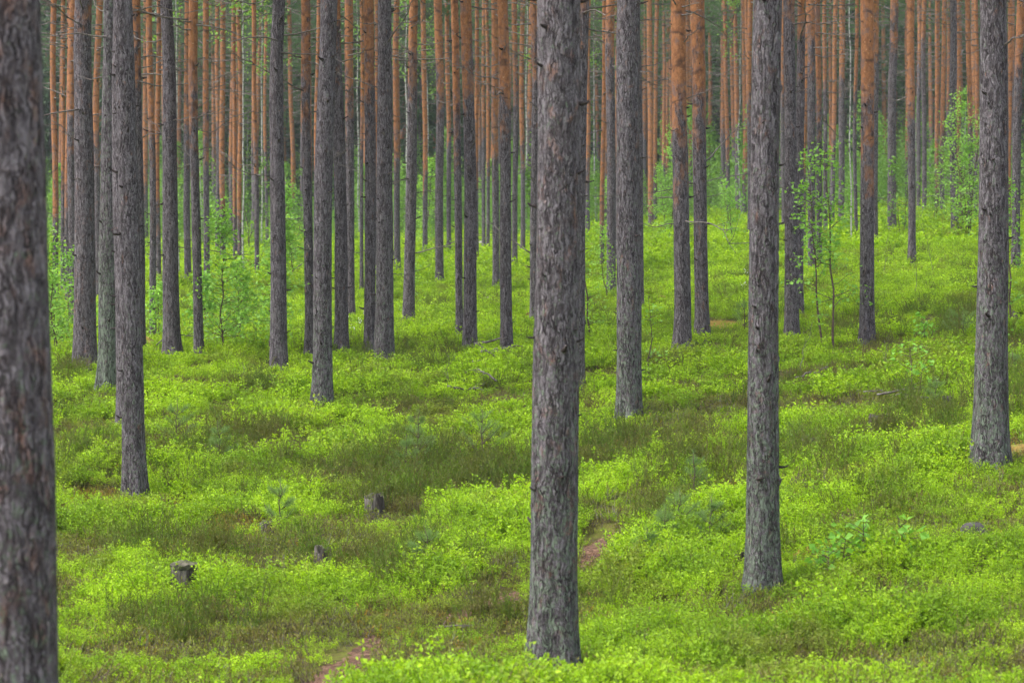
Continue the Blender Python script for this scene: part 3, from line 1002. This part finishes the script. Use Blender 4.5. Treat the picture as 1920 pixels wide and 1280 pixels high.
sapling(1570, 652, 282, "tall two-stemmed birch sapling with sparse bright leaves beside the brightest orange pine", stems=2, nbr=74, per=9, spread=.26, leaf=.055, low=.2)
sapling(416, 662, 395, "leafy birch sapling with a dark thin stem in front of the thin half-orange pine", nbr=80, per=10, spread=.38, leaf=.058)
sapling(452, 655, 500, "low spreading birch sapling between two taller leafy ones", nbr=60, per=12, spread=.5, leaf=.06)
sapling(385, 640, 520, "bushy low birch at the foot of the thin half-orange pine", nbr=50, per=12, spread=.5, leaf=.06)
sapling(104, 655, 520, "low leafy birch close beside the widest trunk", nbr=60, per=11, spread=.5, leaf=.055)
sapling(196, 640, 560, "little birch shoot between the thick dark pine and the greenish lichen-covered one", nbr=30, per=9, spread=.4, leaf=.055)
sapling(520, 640, 545, "low birch bush behind the straight dark grey pine", nbr=40, per=11, spread=.5, leaf=.055)
sapling(300, 640, 545, "low green birch bush beside the smooth dark grey pine", nbr=40, per=10, spread=.5, leaf=.055)
sapling(494, 668, 420, "slim birch sapling between the leafy sapling and the straight dark grey pine", nbr=70, per=11, spread=.32, leaf=.06)
sapling(1240, 462, 225, "dense bright young birch behind the pair of orange-topped pines", nbr=100, per=13, spread=.28, stems=2, leaf=.065, low=.06)
sapling(1808, 458, 175, "tall bushy young birch with several dark stems", nbr=150, per=12, spread=.30, stems=5, leaf=.065, low=.15)
sapling(797, 482, 300, "dense young birch behind the short-looking pine on the rise", nbr=60, per=12, spread=.32, leaf=.08)
sapling(1112, 640, 360, "thin birch sapling with tiny leaves just beside the thick blurred pine", nbr=26, per=6, spread=.14, leaf=.045)
sapling(1090, 600, 380, "fine-leaved birch sapling peeping round the thick blurred pine", nbr=30, per=8, spread=.2, leaf=.05)
sapling(1140, 560, 425, "small birch sapling climbing past the slim grey pine's foot", nbr=34, per=8, spread=.25, leaf=.05)
sapling(112, 665, 430, "birch sapling with light green leaves beside the widest trunk", nbr=60, per=11, spread=.28, leaf=.055)
sapling(124, 640, 470, "lower leafy birch sapling filling the gap by the thick dark pine", nbr=40, per=9, spread=.3, leaf=.05)
sapling(552, 520, 350, "pale young birch between the straight dark pine and the half-hidden orange-topped one", nbr=60, per=12, spread=.3, leaf=.07)
sapling(768, 600, 505, "leafy shoots round the foot of the leaning orange-topped pine", nbr=24, per=8, spread=.35, leaf=.045)
sapling(1896, 600, 330, "loose birch sapling beside the red-topped pine at the edge", nbr=44, per=8, spread=.22, leaf=.05)
sapling(1522, 505, 400, "small leafy birch sapling at the mauve pine's foot", nbr=34, per=8, spread=.3, leaf=.055)
sapling(288, 612, 525, "bushy shoots round the slim pine in front of the greenery", nbr=30, per=9, spread=.35, leaf=.045)
sapling(1366, 455, 345, "grey-green bushy sapling in front of the pair of thin far pines", nbr=70, per=12, spread=.4, leaf=.06, stems=3, low=.05)
sapling(640, 640, 590, "low leafy shoot at the feet of two touching pines", nbr=16, per=6, spread=.5, leaf=.045, low=.3)
sapling(1215, 708, 560, "thin wiry sapling with few leaves beside the wide lichen-spotted pine", nbr=16, per=3, spread=.25, leaf=.05)
sapling(1880, 655, 490, "thin leafy sapling just beside the flared lichen-covered pine", nbr=20, per=5, spread=.2, leaf=.045)
sapling(1155, 470, 330, "feathery young birch beside the slim grey pine", nbr=60, per=10, spread=.3, leaf=.07)
for k_, (px, py, ty) in enumerate(((1690, 452, 300), (1745, 430, 280), (1850, 470, 330), (370, 470, 330), (470, 480, 300), (560, 455, 320), (610, 470, 380), (1005, 440, 330), (1060, 430, 300), (1300, 420, 320),
        (1540, 430, 330), (1600, 440, 360), (690, 455, 360), (870, 440, 350), (170, 520, 380), (240, 520, 360), (330, 500, 350), (520, 500, 380), (1350, 400, 320), (1470, 420, 330), (960, 435, 340), (735, 460, 340), (1180, 430, 320), (1830, 440, 250), (1900, 430, 300))):
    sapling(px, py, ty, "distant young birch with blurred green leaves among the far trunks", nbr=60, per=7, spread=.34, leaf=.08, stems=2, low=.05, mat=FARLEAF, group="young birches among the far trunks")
# broad-leaved little plants
for px, py, ty, lab in ((1640, 1062, 965, "low rowan shoot with round bluish green leaves near the stumps and the clear trunk"), (1585, 1072, 1000, "smaller round-leaved shoot beside the low rowan shoot"),
                        (1690, 745, 650, "thin rowan seedling with pale blue-green leaves above the brushwood"), (1745, 640, 600, "low blue-green broad-leaved plant on the slope by the orange pine")):
    sapling(px, py, ty, lab, kind="rowan_seedling", cat="seedling", nbr=20, per=2, spread=.75, leaf=.062, stems=2, low=.45, mat=BROADLEAF)
# bare thin stems
def twig_plant(px, py, ty, label, group=None):
    D = ground_hit(px, py, .05)
    B = at_depth(px, py, D)
    H = (py - ty) * D / FPX + .1
    me = dead_branch_mesh(rg, H, 4, .006)
    o = link("bare_sapling", me)
    o.location = (B[0], B[1], gz(B[0], B[1]) - .02)
    o.rotation_euler = (rg.normal(0, .06), rg.normal(0, .06), rg.uniform(0, 6))
    tag(o, label, "bare sapling", group)
twig_plant(1709, 562, 470, "thin bare sapling before the pine with the straight orange trunk")
twig_plant(1738, 525, 400, "thin bare stem on the far slope beside the straight orange trunk")
twig_plant(1500, 700, 610, "bare grey twiggy sapling near the two-stemmed birch sapling")
twig_plant(1665, 715, 640, "bare thin sapling below the brightest orange pine")
twig_plant(843, 735, 668, "dead upright grey twig beside the brushwood on the slope")
twig_plant(870, 725, 700, "short crooked dead twig rising from the brushwood on the slope")
twig_plant(455, 728, 692, "dead grey stick standing up from the bilberries by the straight dark pine")
twig_plant(1655, 520, 450, "bare thin stem close to the brightest orange pine")

def pine_seedling(px, py, ty, label, w_=1.0):
    D = ground_hit(px, py, .06)
    B = at_depth(px, py, D)
    H = (py - ty) * D / FPX + .12
    st, fo = MB(), MB()
    s = np.linspace(0, 1, 6)
    pts = np.stack([rg.normal(0, .01, 6), rg.normal(0, .01, 6), s*H], axis=1)
    st.tube(pts, .009*(1-.7*s), 5, 0)
    P, D_ = [], []
    def needles(a, b, n):
        t = rg.uniform(0, 1, n)[:, None]
        d = unit(b - a)
        P.append(a + (b-a)*t); D_.append(d*1.0 + rg.normal(0, .75, (n, 3)))
    nw = max(3, int(H / .15))
    for k in range(nw):
        z = H * (.18 + .78 * k / nw)
        L = (H - z) * .42 + .05
        for j in range(5):
            a = rg.uniform(0, 6.28)
            b0 = np.array([0, 0, z]); b1 = b0 + np.array([math.cos(a)*.8, math.sin(a)*.8, .65]) * L * w_ * rg.uniform(.7, 1.1)
            st.tube([b0, (b0+b1)/2 - [0, 0, .01], b1], [.004, .003, .002], 3, 0, False)
            needles(b0*.6 + b1*.4, b1 + (b1-b0)*.05, 90)
    needles(np.array([0, 0, H*.55]), np.array([0, 0, H*1.03]), 90)
    P_a = np.concatenate(P); Da = np.concatenate(D_)
    fo.quads(leaf_quads(P_a, Da, rg.normal(0, 1, (len(P_a), 3)), .058*rg.uniform(.7, 1.2, len(P_a)), .0026), 0)
    root = bpy.data.objects.new("pine_seedling", None); COL.objects.link(root)
    root.location = (B[0], B[1], gz(B[0], B[1]))
    tag(root, label, "seedling")
    link("stem", st.mesh("stem", [SAPWOOD]), root); link("foliage", fo.mesh("foliage", [NEEDLE_YOUNG]), root)
pine_seedling(784, 880, 778, "taller pine seedling with soft bluish needles in the dark heather band")
pine_seedling(903, 865, 778, "wide-branched pine seedling in the dark heather close to the thick blurred pine", 1.5)
pine_seedling(762, 895, 825, "small pine seedling just beside the taller bluish one in the heather")
pine_seedling(800, 1080, 1000, "lone pine seedling in the lower heather patch beyond the path")
pine_seedling(526, 985, 915, "pine seedling standing in heather beside the low flat stump")
pine_seedling(1246, 1030, 965, "pine seedling close to the path's far end, first of the small group")
pine_seedling(1272, 1005, 935, "pine seedling with thin dark stem in the small group beyond the path", 1.3)
pine_seedling(1333, 1015, 945, "pine seedling of the small group nearest to the second closest clear trunk")
pine_seedling(1212, 1060, 1005, "smallest pine seedling beside the path's bend")
pine_seedling(1300, 925, 860, "pine seedling in the dark heather band beyond the path")
pine_seedling(1753, 765, 722, "tiny pine seedling beside the grey brushwood heap")
pine_seedling(1898, 712, 670, "pine seedling standing beyond the flared lichen-covered pine")
pine_seedling(1806, 640, 590, "dark bushy young pine on the slope beside the flared lichen-covered pine", 1.9)
pine_seedling(1395, 615, 570, "low dark bushy pine seedling peeping beside the second closest clear trunk", 1.6)
pine_seedling(332, 832, 760, "pale feathery seedling in the bilberries between two heather patches", 1.2)
pine_seedling(410, 870, 800, "small pine seedling in the heather beyond the mossy clearing")

# birches with white bark, far in
def white_birch(px, py, wpx, tx, label, group=None):
    D = ground_hit(px, py, .1)
    B = at_depth(px, py, D); T = at_depth(tx, 0, D)
    z = gz(B[0], B[1]); r = wpx * D / FPX / 2 * .75
    root = bpy.data.objects.new("birch_tree", None); COL.objects.link(root)
    root.location = (B[0], B[1], z); root.rotation_euler = (0, math.atan2(T[0]-B[0], T[2]-z), 0)
    tag(root, label, "birch tree", group)
    mb = MB()
    k = 22
    s = np.linspace(0, 1, k)
    H = 13.0
    wob = np.cumsum(rg.normal(0, .02, (k, 2)), axis=0)
    mb.tube(np.stack([wob[:, 0], wob[:, 1], s*H-.1], axis=1), r*(1-.7*s), 8, 0)
    link("trunk", mb.mesh("trunk", [WHITEBARK]), root)
    cm = MB(); C, Dn = [], []
    for i in range(34):
        z1 = rg.uniform(6.5, 13.0); a = rg.uniform(0, 6.28); L = rg.uniform(.4, 1.5)
        p = np.array([[0, 0, z1], [math.cos(a)*L*.6, math.sin(a)*L*.6, z1+.4*L], [math.cos(a)*L, math.sin(a)*L, z1+.3*L]])
        cm.tube(p, [.012, .008, .004], 3, 1, False)
        for j in range(26):
            t = rg.uniform(.3, 1)
            C.append(p[0]*(1-t) + p[2]*t + rg.normal(0, .15, 3))
    C = np.array(C)
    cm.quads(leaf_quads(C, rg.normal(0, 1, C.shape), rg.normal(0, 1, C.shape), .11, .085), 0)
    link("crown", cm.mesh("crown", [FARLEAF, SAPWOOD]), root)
for px, py, w1, tx, lab in ((1596, 470, 4, 1590, "thin white birch beside the brightest orange pine"), (458, 520, 5, 455, "white-barked birch touching two thin orange trunks"), (762, 470, 5, 760, "white birch glimpsed beside the leaning orange-topped pine"),
                            (804, 440, 4, 802, "thin white birch behind the short-looking pine on the rise"), (987, 450, 4, 988, "white birch stem just before the thick blurred pine beside the path"), (1390, 410, 4, 1389, "white birch between thin orange trunks by the second closest clear trunk"),
                            (1116, 430, 4, 1114, "thin white birch just past the thick blurred pine beside the path"), (338, 520, 4, 340, "thin white birch by the smooth dark grey pine"), (491, 470, 4, 489, "white birch before the straight dark grey pine"), (673, 450, 4, 674, "white birch beside the bright orange-and-dark pine")):
    white_birch(px, py, w1, tx, lab)

# ------------------------------------------------------------------ stumps, stones, fallen wood
def stump(px, py, wpx, hpx, label, cap=False, dark=False, rough=.3):
    D = ground_hit(px, py, .03)
    B = at_depth(px, py, D)
    r = wpx * D / FPX / 2; h = hpx * D / FPX + .1
    x, y = B[0], B[1]; z = gz(x, y); h *= .8; EXCL.append((x, y, r))
    root = bpy.data.objects.new("tree_stump", None); COL.objects.link(root)
    root.location = (x, y, z); tag(root, label, "stump")
    rg2 = np.random.default_rng(int(px))
    n, k = 40, 12
    a = np.arange(n) * 2*np.pi/n
    lob = .5 + .5*np.cos(a*5 + px)
    top = h * (1 - rough*.25 + rough * .5 * noise3(np.cos(a)*2.2+px, np.sin(a)*2.2, 0, 8))
    V = []
    for i in range(k):
        u = i/(k-1)
        zz = -.12 + (top+.12)*u
        rr = r * (1 + .45*np.exp(-u*h/.07)*lob - .08*u) * (1 + .16*(noise3(np.cos(a)*5+px, np.sin(a)*5, u*1.5, 4)-.5) + .08*(noise3(np.cos(a)*14, np.sin(a)*14, u*3, 6)-.5))
        V.append(np.stack([np.cos(a)*rr, np.sin(a)*rr, zz], axis=1))
    F = [(i*n+j, i*n+(j+1) % n, (i+1)*n+(j+1) % n, (i+1)*n+j) for i in range(k-1) for j in range(n)]
    mb = MB(); mb.add(np.concatenate(V), F, 0, False)
    link("stump_side", mb.mesh("stump_side", [STUMPW]), root)
    # cut face / moss cap
    rings = 6
    V = []
    over = 1.06 if cap else .97
    th = .035 if cap else .0
    for i in range(rings+1):
        u = 1 - i/rings
        base = top if not cap else np.full(n, h*.93)
        rr = r*.93*over*u*(1+(.35 if cap else .12)*(noise3(np.cos(a)*3+px, np.sin(a)*3, 1, 4)-.5))
        zz = base + th + (.03 if cap else -.015)*(1-u) + .02*(noise3(np.cos(a)*5*u, np.sin(a)*5*u, 3, 8)-.5)
        V.append(np.stack([np.cos(a)*rr, np.sin(a)*rr, zz], axis=1))
    if cap:
        V = [np.stack([np.cos(a)*r*.8, np.sin(a)*r*.8, np.full(n, h*.85)], axis=1), np.stack([np.cos(a)*r*.98, np.sin(a)*r*.98, np.full(n, h*.92)], axis=1)] + V
    m = len(V)
    F = [(i*n+j, i*n+(j+1) % n, (i+1)*n+(j+1) % n, (i+1)*n+j) for i in range(m-1) for j in range(n)]
    mb = MB(); mb.add(np.concatenate(V), F, 0, False)
    link("stump_top", mb.mesh("stump_top", [STUMPTOP]), root)
stump(345, 1112, 52, 50, "weathered grey stump with an overhanging mossy top, in front of the lower heather", cap=True, rough=.6)
stump(702, 970, 38, 36, "pale grey stump with a split side beside the dark heather band", rough=.7)
stump(502, 1000, 34, 14, "low flat stump at the edge of the orange moss patch", rough=.6)
stump(606, 1064, 32, 30, "dark low stump half buried in bilberries below the pale grey one", rough=.8)
stump(1520, 850, 36, 26, "short pale stump in the heather beside the second closest clear trunk")
stump(1648, 805, 40, 20, "low broad stump among the brown heather on the slope", rough=.5)
stump(1388, 1062, 26, 18, "small black rotten stump touching the second closest clear trunk", rough=.9)
stump(1775, 775, 20, 22, "small reddish broken stump near the brushwood heap", rough=1.2)
stump(1905, 608, 14, 16, "tiny dark stump on the slope by the red-topped pine at the edge", rough=1.0)

def rock(px, py, wpx, hpx, label, mat, name="boulder", cat="boulder"):
    import bmesh
    D = ground_hit(px, py, .05)
    B = at_depth(px, py, D)
    bm = bmesh.new(); bmesh.ops.create_icosphere(bm, subdivisions=4, radius=1)
    rx, rz = wpx*D/FPX/2, hpx*D/FPX + .04
    EXCL.append((B[0], B[1], rx))
    for v in bm.verts:
        c = v.co
        n = float(noise3(c.x*1.6+px, c.y*1.6, c.z*1.6, 3)) - .5
        n2 = float(noise3(c.x*5+px, c.y*5, c.z*5, 4)) - .5
        c *= 1 + n*.45 + n2*.12
        v.co = Vector((c.x*rx, c.y*rx*.9, c.z*rz + rz*.1))
    me = bpy.data.meshes.new(name); bm.to_mesh(me); bm.free()
    me.polygons.foreach_set("use_smooth", [True]*len(me.polygons)); me.materials.append(mat)
    o = link(name, me); o.location = (B[0], B[1], gz(B[0], B[1]))
    tag(o, label, cat)
rock(1241, 570, 44, 16, "orange moss mound beside the pair of orange-topped pines", MOSSROCK, "moss_mound", "moss mound")
rock(999, 600, 28, 14, "orange mossy stone just beside the thick blurred pine beside the path", MOSSROCK)
rock(1918, 850, 66, 18, "broad orange moss mound at the edge beside the flared lichen-covered pine", MOSSROCK, "moss_mound", "moss mound")
rock(912, 566, 34, 9, "grey flat stone on the bright slope behind the pine with rusty top", STONE)
rock(916, 500, 24, 7, "small pale grey stone higher up the slope, between thin trunks", STONE)
rock(903, 462, 20, 9, "rusty grey boulder far up the slope among thin trunks", STONE)
rock(277, 655, 30, 22, "lichen-grey mossy boulder behind the leaning mauve pine", MOSSROCK)
rock(106, 664, 30, 9, "flat grey stone beside the widest trunk", STONE)
rock(814, 621, 26, 5, "low mossy stone on the slope by the thin orange-topped pine", MOSSROCK)
rock(1830, 1006, 60, 25, "rounded dark mossy boulder below the flared lichen-covered pine", DARKROCK)
rock(674, 490, 14, 8, "small reddish stone far back between pines", STONE)

def fallen(px, py, wpx, label, ang=0, el=.05, fork=4, r=.012, lift=.12, name="fallen_branch", arch=0):
    D = ground_hit(px, py, .1)
    B = at_depth(px, py, D)
    L = wpx * D / FPX
    me = dead_branch_mesh(rg, L, fork, r)
    o = link(name, me)
    o.rotation_mode = 'QUATERNION'
    d = Vector((math.cos(ang), math.sin(ang), el)).normalized()
    o.rotation_quaternion = d.to_track_quat('Z', 'Y')
    o.location = Vector((B[0], B[1], gz(B[0], B[1]) + lift)) - d * L * .5
    tag(o, label, "fallen branch")
fallen(370, 645, 150, "long arching dead branch lying by the smooth dark grey pine", .3, .25, 6, .012, .25)
fallen(300, 655, 90, "dead branch leaning over the mossy boulder", 2.7, .35, 4, .012, .2)
fallen(430, 652, 110, "bowed dead branch under the leafy birch sapling", .1, .1, 5, .010, .2)
fallen(880, 738, 74, "grey dead brushwood branch lying on the bright slope", .2, .08, 8, .018, .22)
fallen(905, 728, 50, "second grey branch crossing the brushwood on the slope", 2.6, .2, 6, .015, .24)
fallen(1525, 705, 60, "bowed dark dead branch in bilberries below the two-stemmed birch", .2, .3, 5, .012, .15)
fallen(1690, 745, 80, "grey brushwood branch lying on the slope below the orange pine", .1, .05, 8, .014, .14)
fallen(1705, 752, 60, "second grey branch in the brushwood heap below the orange pine", 2.8, .12, 6, .012, .16)
fallen(1610, 915, 95, "long thin dead branch lying on the brown ground before the flared pine", .15, .06, 4, .012, .1)
fallen(905, 1010, 26, "short grey stick poking out of bilberries near the thick blurred pine", .9, .8, 0, .010, .08)
fallen(840, 1080, 28, "short pale stick in the bilberries beyond the path", .5, .4, 0, .008, .08)
fallen(345, 942, 34, "dark stick lying on the orange moss by the leaning mauve pine", -.1, 0, 2, .010, .05)
fallen(1655, 740, 60, "thin arching twig on the slope above the brushwood heap", 0, .1, 3, .008, .15)
fallen(860, 1172, 60, "dead stick lying across the path's edge", -.3, .05, 3, .008, .08)
fallen(1890, 1035, 30, "pale broken stick in the bilberries below the rounded dark boulder", .5, .6, 0, .014, .1)
# pile at the orange-topped pine
for i, (dx, an, el) in enumerate(((-22, .1, .1), (-14, 2.9, .25), (-8, -.4, .0), (4, .6, .35), (-18, -.15, .05))):
    fallen(940 + dx, 684 - i*2, 54, ["long splintered brown branch at the bottom of the pile by the orange-topped pine", "raised twig sticking out of the branch pile by the orange-topped pine", "flat yellowish broken branch in the pile by the orange-topped pine", "steep broken branch leaning on the orange-topped pine's foot", "thin branch lying across the pile by the orange-topped pine"][i], an, el, 2, .026, .16 + .05*i)

# little white flowers
def flowers(px, py, n, spread, label):
    D = ground_hit(px, py, .15); B = at_depth(px, py, D)
    root = bpy.data.objects.new("flowering_shrub", None); COL.objects.link(root)
    root.location = (B[0], B[1], gz(B[0], B[1])); tag(root, label, "flowering shrub")
    st, fl = MB(), MB()
    for i in range(n):
        p = np.array([rg.normal(0, spread), rg.normal(0, spread*.6), rg.uniform(.3, .6)])
        st.tube([[p[0]*.3, p[1]*.3, 0], p*.7, p], [.005, .004, .002], 3, 0, False)
        for j in range(9):
            q = p + rg.normal(0, .03, 3)
            fl.quads(leaf_quads(q[None], rg.normal(0, 1, (1, 3)), np.array([[0, -.5, 1.]]), .024, .02), 0)
    link("stem", st.mesh("stem", [SAPWOOD]), root); link("blossom", fl.mesh("blossom", [PETAL]), root)
flowers(670, 632, 9, .3, "shrub with tiny white blossoms between the mottled brown pine and the touching pair")
flowers(1108, 432, 12, .4, "far shrub with white blossoms beside the thick blurred pine")
flowers(1398, 552, 2, .05, "single white flower beside the second closest clear trunk")

# ------------------------------------------------------------------ ground cover
WIN = [None]
def cover():
    rng = np.random.default_rng(99)
    def common(x, y, dens_noise=.5, gap=.28):
        z = terrain(x, y)
        he = zone(HEATHZ, x, y); mo = zone(MOSS, x, y)
        pd = path_dist(x, y)
        ppx = project(x, y, z)[0]
        win = ((ppx > 540) & (ppx < 715)) | ((ppx > 860) & (ppx < 985)) | ((ppx > 1080) & (ppx < 1175))
        pd = pd + np.where(win, -.06, .14)
        n = .55*noise3(x / 1.3, y / 1.3, .2, 31) + .45*noise3(x / .55, y / .55, .2, 32)
        n = .5 + (n-.5)*1.15
        for (ex, ey, er) in LOWF:
            if ey > 62: continue
            q = ((x-ex)/(er+.25))**2 + ((y-ey+er+.45)/(er+.75))**2
            n = np.where(q < 1, np.minimum(n, .40 + .08*q), n)
        for (ex, ey, er) in EXCL:
            q = ((x-ex)/(er+.04))**2 + ((y-ey+er+.10)/(er+.28))**2
            n = np.where(q < 1, np.minimum(n, .36 - .3*(rng.uniform(0, 1, len(x)) < .35)), n)
            n = np.where((x-ex)**2 + (y-ey)**2 < (er*.95)**2, 0, n)
        n = np.where(pd < .8, np.minimum(n, .34 + .25*np.clip((pd-.2)/.5, 0, 1)), n)
        n = np.where(win & (pd < .46), .14 + .13*rng.uniform(0, 1, len(x)), n)
        WIN[0] = win
        return z, he, mo, pd, n
    # near bilberries
    x, y = area_points(rng, 9, 27, 74)
    z, he, mo, pd, n = common(x, y)
    keep = (rng.uniform(0, 1, len(x)) > .68*np.clip(he, 0, 1)) & (rng.uniform(0, 1, len(x)) > 1.2*mo) & (pd > .17 + rng.uniform(-.06, .08, len(x))) & (n > .22 + rng.uniform(-.06, .06, len(x)))
    x, y, z, n = x[keep], y[keep], z[keep], n[keep]
    s = (.46 + 1.0*np.clip((n - .3) / .45, 0, 1)) * rng.uniform(.8, 1.15, len(x))
    scatter("bilberry_bushes", "bright green bilberry shrubs covering the near forest floor", np.stack([x, y, z], 1), rng.integers(0, 6, len(x)), s, rng, SRC_BIL0)
    # mixed low moss, grass and litter in the gaps
    x, y = area_points(rng, 9, 34, 60)
    z, he, mo, pd, n = common(x, y)
    keep = ((n < .47) | (mo > .2) | (he > .3)) & (pd > .20) & ~(WIN[0] & (pd < .40) & (rng.uniform(0, 1, len(x)) < .75))
    x, y, z, n, mo = x[keep], y[keep], z[keep], n[keep], mo[keep]
    idx = np.where(rng.uniform(0, 1, len(x)) < np.clip(mo*1.2, .12, .85), rng.integers(2, 4, len(x)), rng.integers(0, 2, len(x)))
    scatter("moss_and_litter", "low mixed moss, short grass and brown litter between the shrubs", np.stack([x, y, z], 1), idx, rng.uniform(.7, 1.4, len(x)), rng, SRC_LOW, .2)
    # middle
    x, y = area_points(rng, 27, 62, 21)
    z, he, mo, pd, n = common(x, y)
    keep = (rng.uniform(0, 1, len(x)) > .8*np.clip(he, 0, 1)) & (rng.uniform(0, 1, len(x)) > 1.1*mo) & (n > .22)
    x, y, z, n = x[keep], y[keep], z[keep], n[keep]
    s = (.46 + 1.05*np.clip((n - .25) / .5, 0, 1)) * rng.uniform(.8, 1.15, len(x))
    scatter("bilberry_carpet", "bright green bilberry carpet on the rising slope between the pines", np.stack([x, y, z], 1), rng.integers(0, 4, len(x)), s, rng, SRC_BIL1)
    # far
    x, y = area_points(rng, 62, 150, 3.4)
    z, he, mo, pd, n = common(x, y)
    keep = (rng.uniform(0, 1, len(x)) > .7*he)
    x, y, z, n = x[keep], y[keep], z[keep], n[keep]
    s = (.8 + .8*np.clip((n - .3) / .4, 0, 1)) * rng.uniform(.8, 1.3, len(x))
    scatter("undergrowth", "pale green undergrowth far up the slope", np.stack([x, y, z], 1), rng.integers(0, 3, len(x)), s, rng, SRC_BIL2)
    # heather
    x, y = area_points(rng, 12, 60, 48)
    z, he, mo, pd, n = common(x, y)
    wild = (y > 17.5) * np.clip((fbm2(x/1.6, y/1.6, 77, 2) - .56) * 9, 0, 1) * .5
    keep = (rng.uniform(0, 1, len(x)) < np.maximum(he * .72, wild * .6) * (mo < .5) * np.clip((noise3(x/.42, y/.42, .7, 51)-.34)*6, .06, 1)) & (pd > .26)
    x, y, z, n = x[keep], y[keep], z[keep], n[keep]
    s = rng.uniform(.6, 1.2, len(x))
    scatter("heather", "dark olive heather standing upright in drifts among the bilberries", np.stack([x, y, z], 1), rng.integers(0, 4, len(x)), s, rng, SRC_HEA, .12)
cover()

# ------------------------------------------------------------------ the far wood
def far_wood():
    rg = np.random.default_rng(55)
    def spruce_mesh():
        mb = MB(); H = rg.uniform(11, 15)
        mb.tube([[0, 0, 0], [0, 0, H*.5], [0, 0, H]], [.13, .08, .01], 6, 1)
        P, D = [], []
        for i in range(170):
            u = rg.uniform(.03, 1) ; z = H*u; a = rg.uniform(0, 6.28); L = (1-u)*2.2+.2
            m = int(16*L/2)+4
            t = rg.uniform(.15, 1, m)
            p = np.stack([math.cos(a)*L*t, math.sin(a)*L*t, z - .25*L*t + .1], 1) + rg.normal(0, .10, (m, 3))
            P.append(p); D.append(np.stack([np.full(m, math.cos(a)), np.full(m, math.sin(a)), np.full(m, -.5)], 1) + rg.normal(0, .5, (m, 3)))
        P = np.concatenate(P); D = np.concatenate(D)
        mb.quads(leaf_quads(P, D, rg.normal(0, .6, P.shape)+[0, 0, 1], .5, .2), 0)
        return mb.mesh("spruce", [SPRUCE, TWIG])
    def pine_mesh():
        mb = MB(); H = 18
        mb.tube([[0, 0, 0], [0, 0, H*.5], [0, 0, H]], [.14, .11, .02], 7, 0)
        c = crown_mesh(rg, rg.uniform(5.5, 8), 18, 2.4, 44, 20, [NEEDLE, TWIG], 16, .26)
        me = mb.mesh("pine", [BARK, NEEDLE, TWIG])
        v = np.empty(len(c.vertices)*3); c.vertices.foreach_get("co", v)
        mb2 = MB(); mb2.tube([[0, 0, 0], [0, 0, H*.5], [0, 0, H]], [.14, .11, .02], 7, 2)
        mb2.v.append(v.reshape(-1, 3)); mb2.f += [tuple(i + mb2.n for i in p.vertices) for p in c.polygons]
        mi = [p.material_index for p in c.polygons]; mb2.m += mi; mb2.sm += [False]*len(mi)
        return mb2.mesh("pine", [NEEDLE, TWIG, PINKBARK])
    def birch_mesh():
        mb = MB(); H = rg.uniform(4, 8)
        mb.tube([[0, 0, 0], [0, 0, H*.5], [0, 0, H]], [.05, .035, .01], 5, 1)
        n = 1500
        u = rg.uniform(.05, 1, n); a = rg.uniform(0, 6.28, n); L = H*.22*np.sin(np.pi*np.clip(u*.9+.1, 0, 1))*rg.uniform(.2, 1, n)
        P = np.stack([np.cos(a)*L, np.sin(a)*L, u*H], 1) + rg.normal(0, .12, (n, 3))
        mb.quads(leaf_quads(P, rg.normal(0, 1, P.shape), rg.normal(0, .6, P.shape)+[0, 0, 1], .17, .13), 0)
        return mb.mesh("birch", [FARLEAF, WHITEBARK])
    src = sources("wood_src", [spruce_mesh(), spruce_mesh(), pine_mesh(), pine_mesh(), pine_mesh(), birch_mesh(), birch_mesh(), birch_mesh()])
    x, y = area_points(rg, 140, 290, .085, 1.2, 4)
    idx = rg.choice([0, 1, 2, 3, 4, 5, 6, 7], len(x), p=[.17, .17, .14, .14, .14, .08, .08, .08])
    x2, y2 = area_points(rg, 92, 175, .085, 1.2, 2)
    i2 = rg.choice([5, 6, 7], len(x2))
    X = np.concatenate([x, x2]); Y = np.concatenate([y, y2]); I = np.concatenate([idx, i2])
    Sx = np.concatenate([rg.uniform(.8, 1.25, len(x)), rg.uniform(.25, .75, len(x2))])
    scatter("distant_forest", "far-off mass of dark green pines, spruces and birches closing the view", np.stack([X, Y, terrain(X, Y)-.1], 1), I, Sx, rg, src, .02)
PINKBARK = mat_simple("far_pine_bark", (.22, .11, .055), (.34, .16, .07), 4, .9, .004, (.13, .09, .08))
far_wood()

# ------------------------------------------------------------------ air
def haze():
    me = bpy.data.meshes.new("haze")
    a, b, c, d, e, f = -322, 322, -82, 422, -1.5, 56
    V = [(x, y, z) for z in (e, f) for y in (c, d) for x in (a, b)]
    me.from_pydata(V, [], [(0, 2, 3, 1), (4, 5, 7, 6), (0, 1, 5, 4), (2, 6, 7, 3), (0, 4, 6, 2), (1, 3, 7, 5)])
    m = bpy.data.materials.new("haze"); m.use_nodes = True
    t = m.node_tree; t.nodes.clear()
    o = t.nodes.new("ShaderNodeOutputMaterial"); v = t.nodes.new("ShaderNodeVolumePrincipled")
    v.inputs["Color"].default_value = (.90, .95, 1, 1)
    v.inputs["Density"].default_value = HAZE
    t.links.new(v.outputs[0], o.inputs["Volume"])
    me.materials.append(m)
    tag(link("haze", me), "thin pale air between the trunks", kind="stuff")
HAZE = .0003
if HAZE: haze()
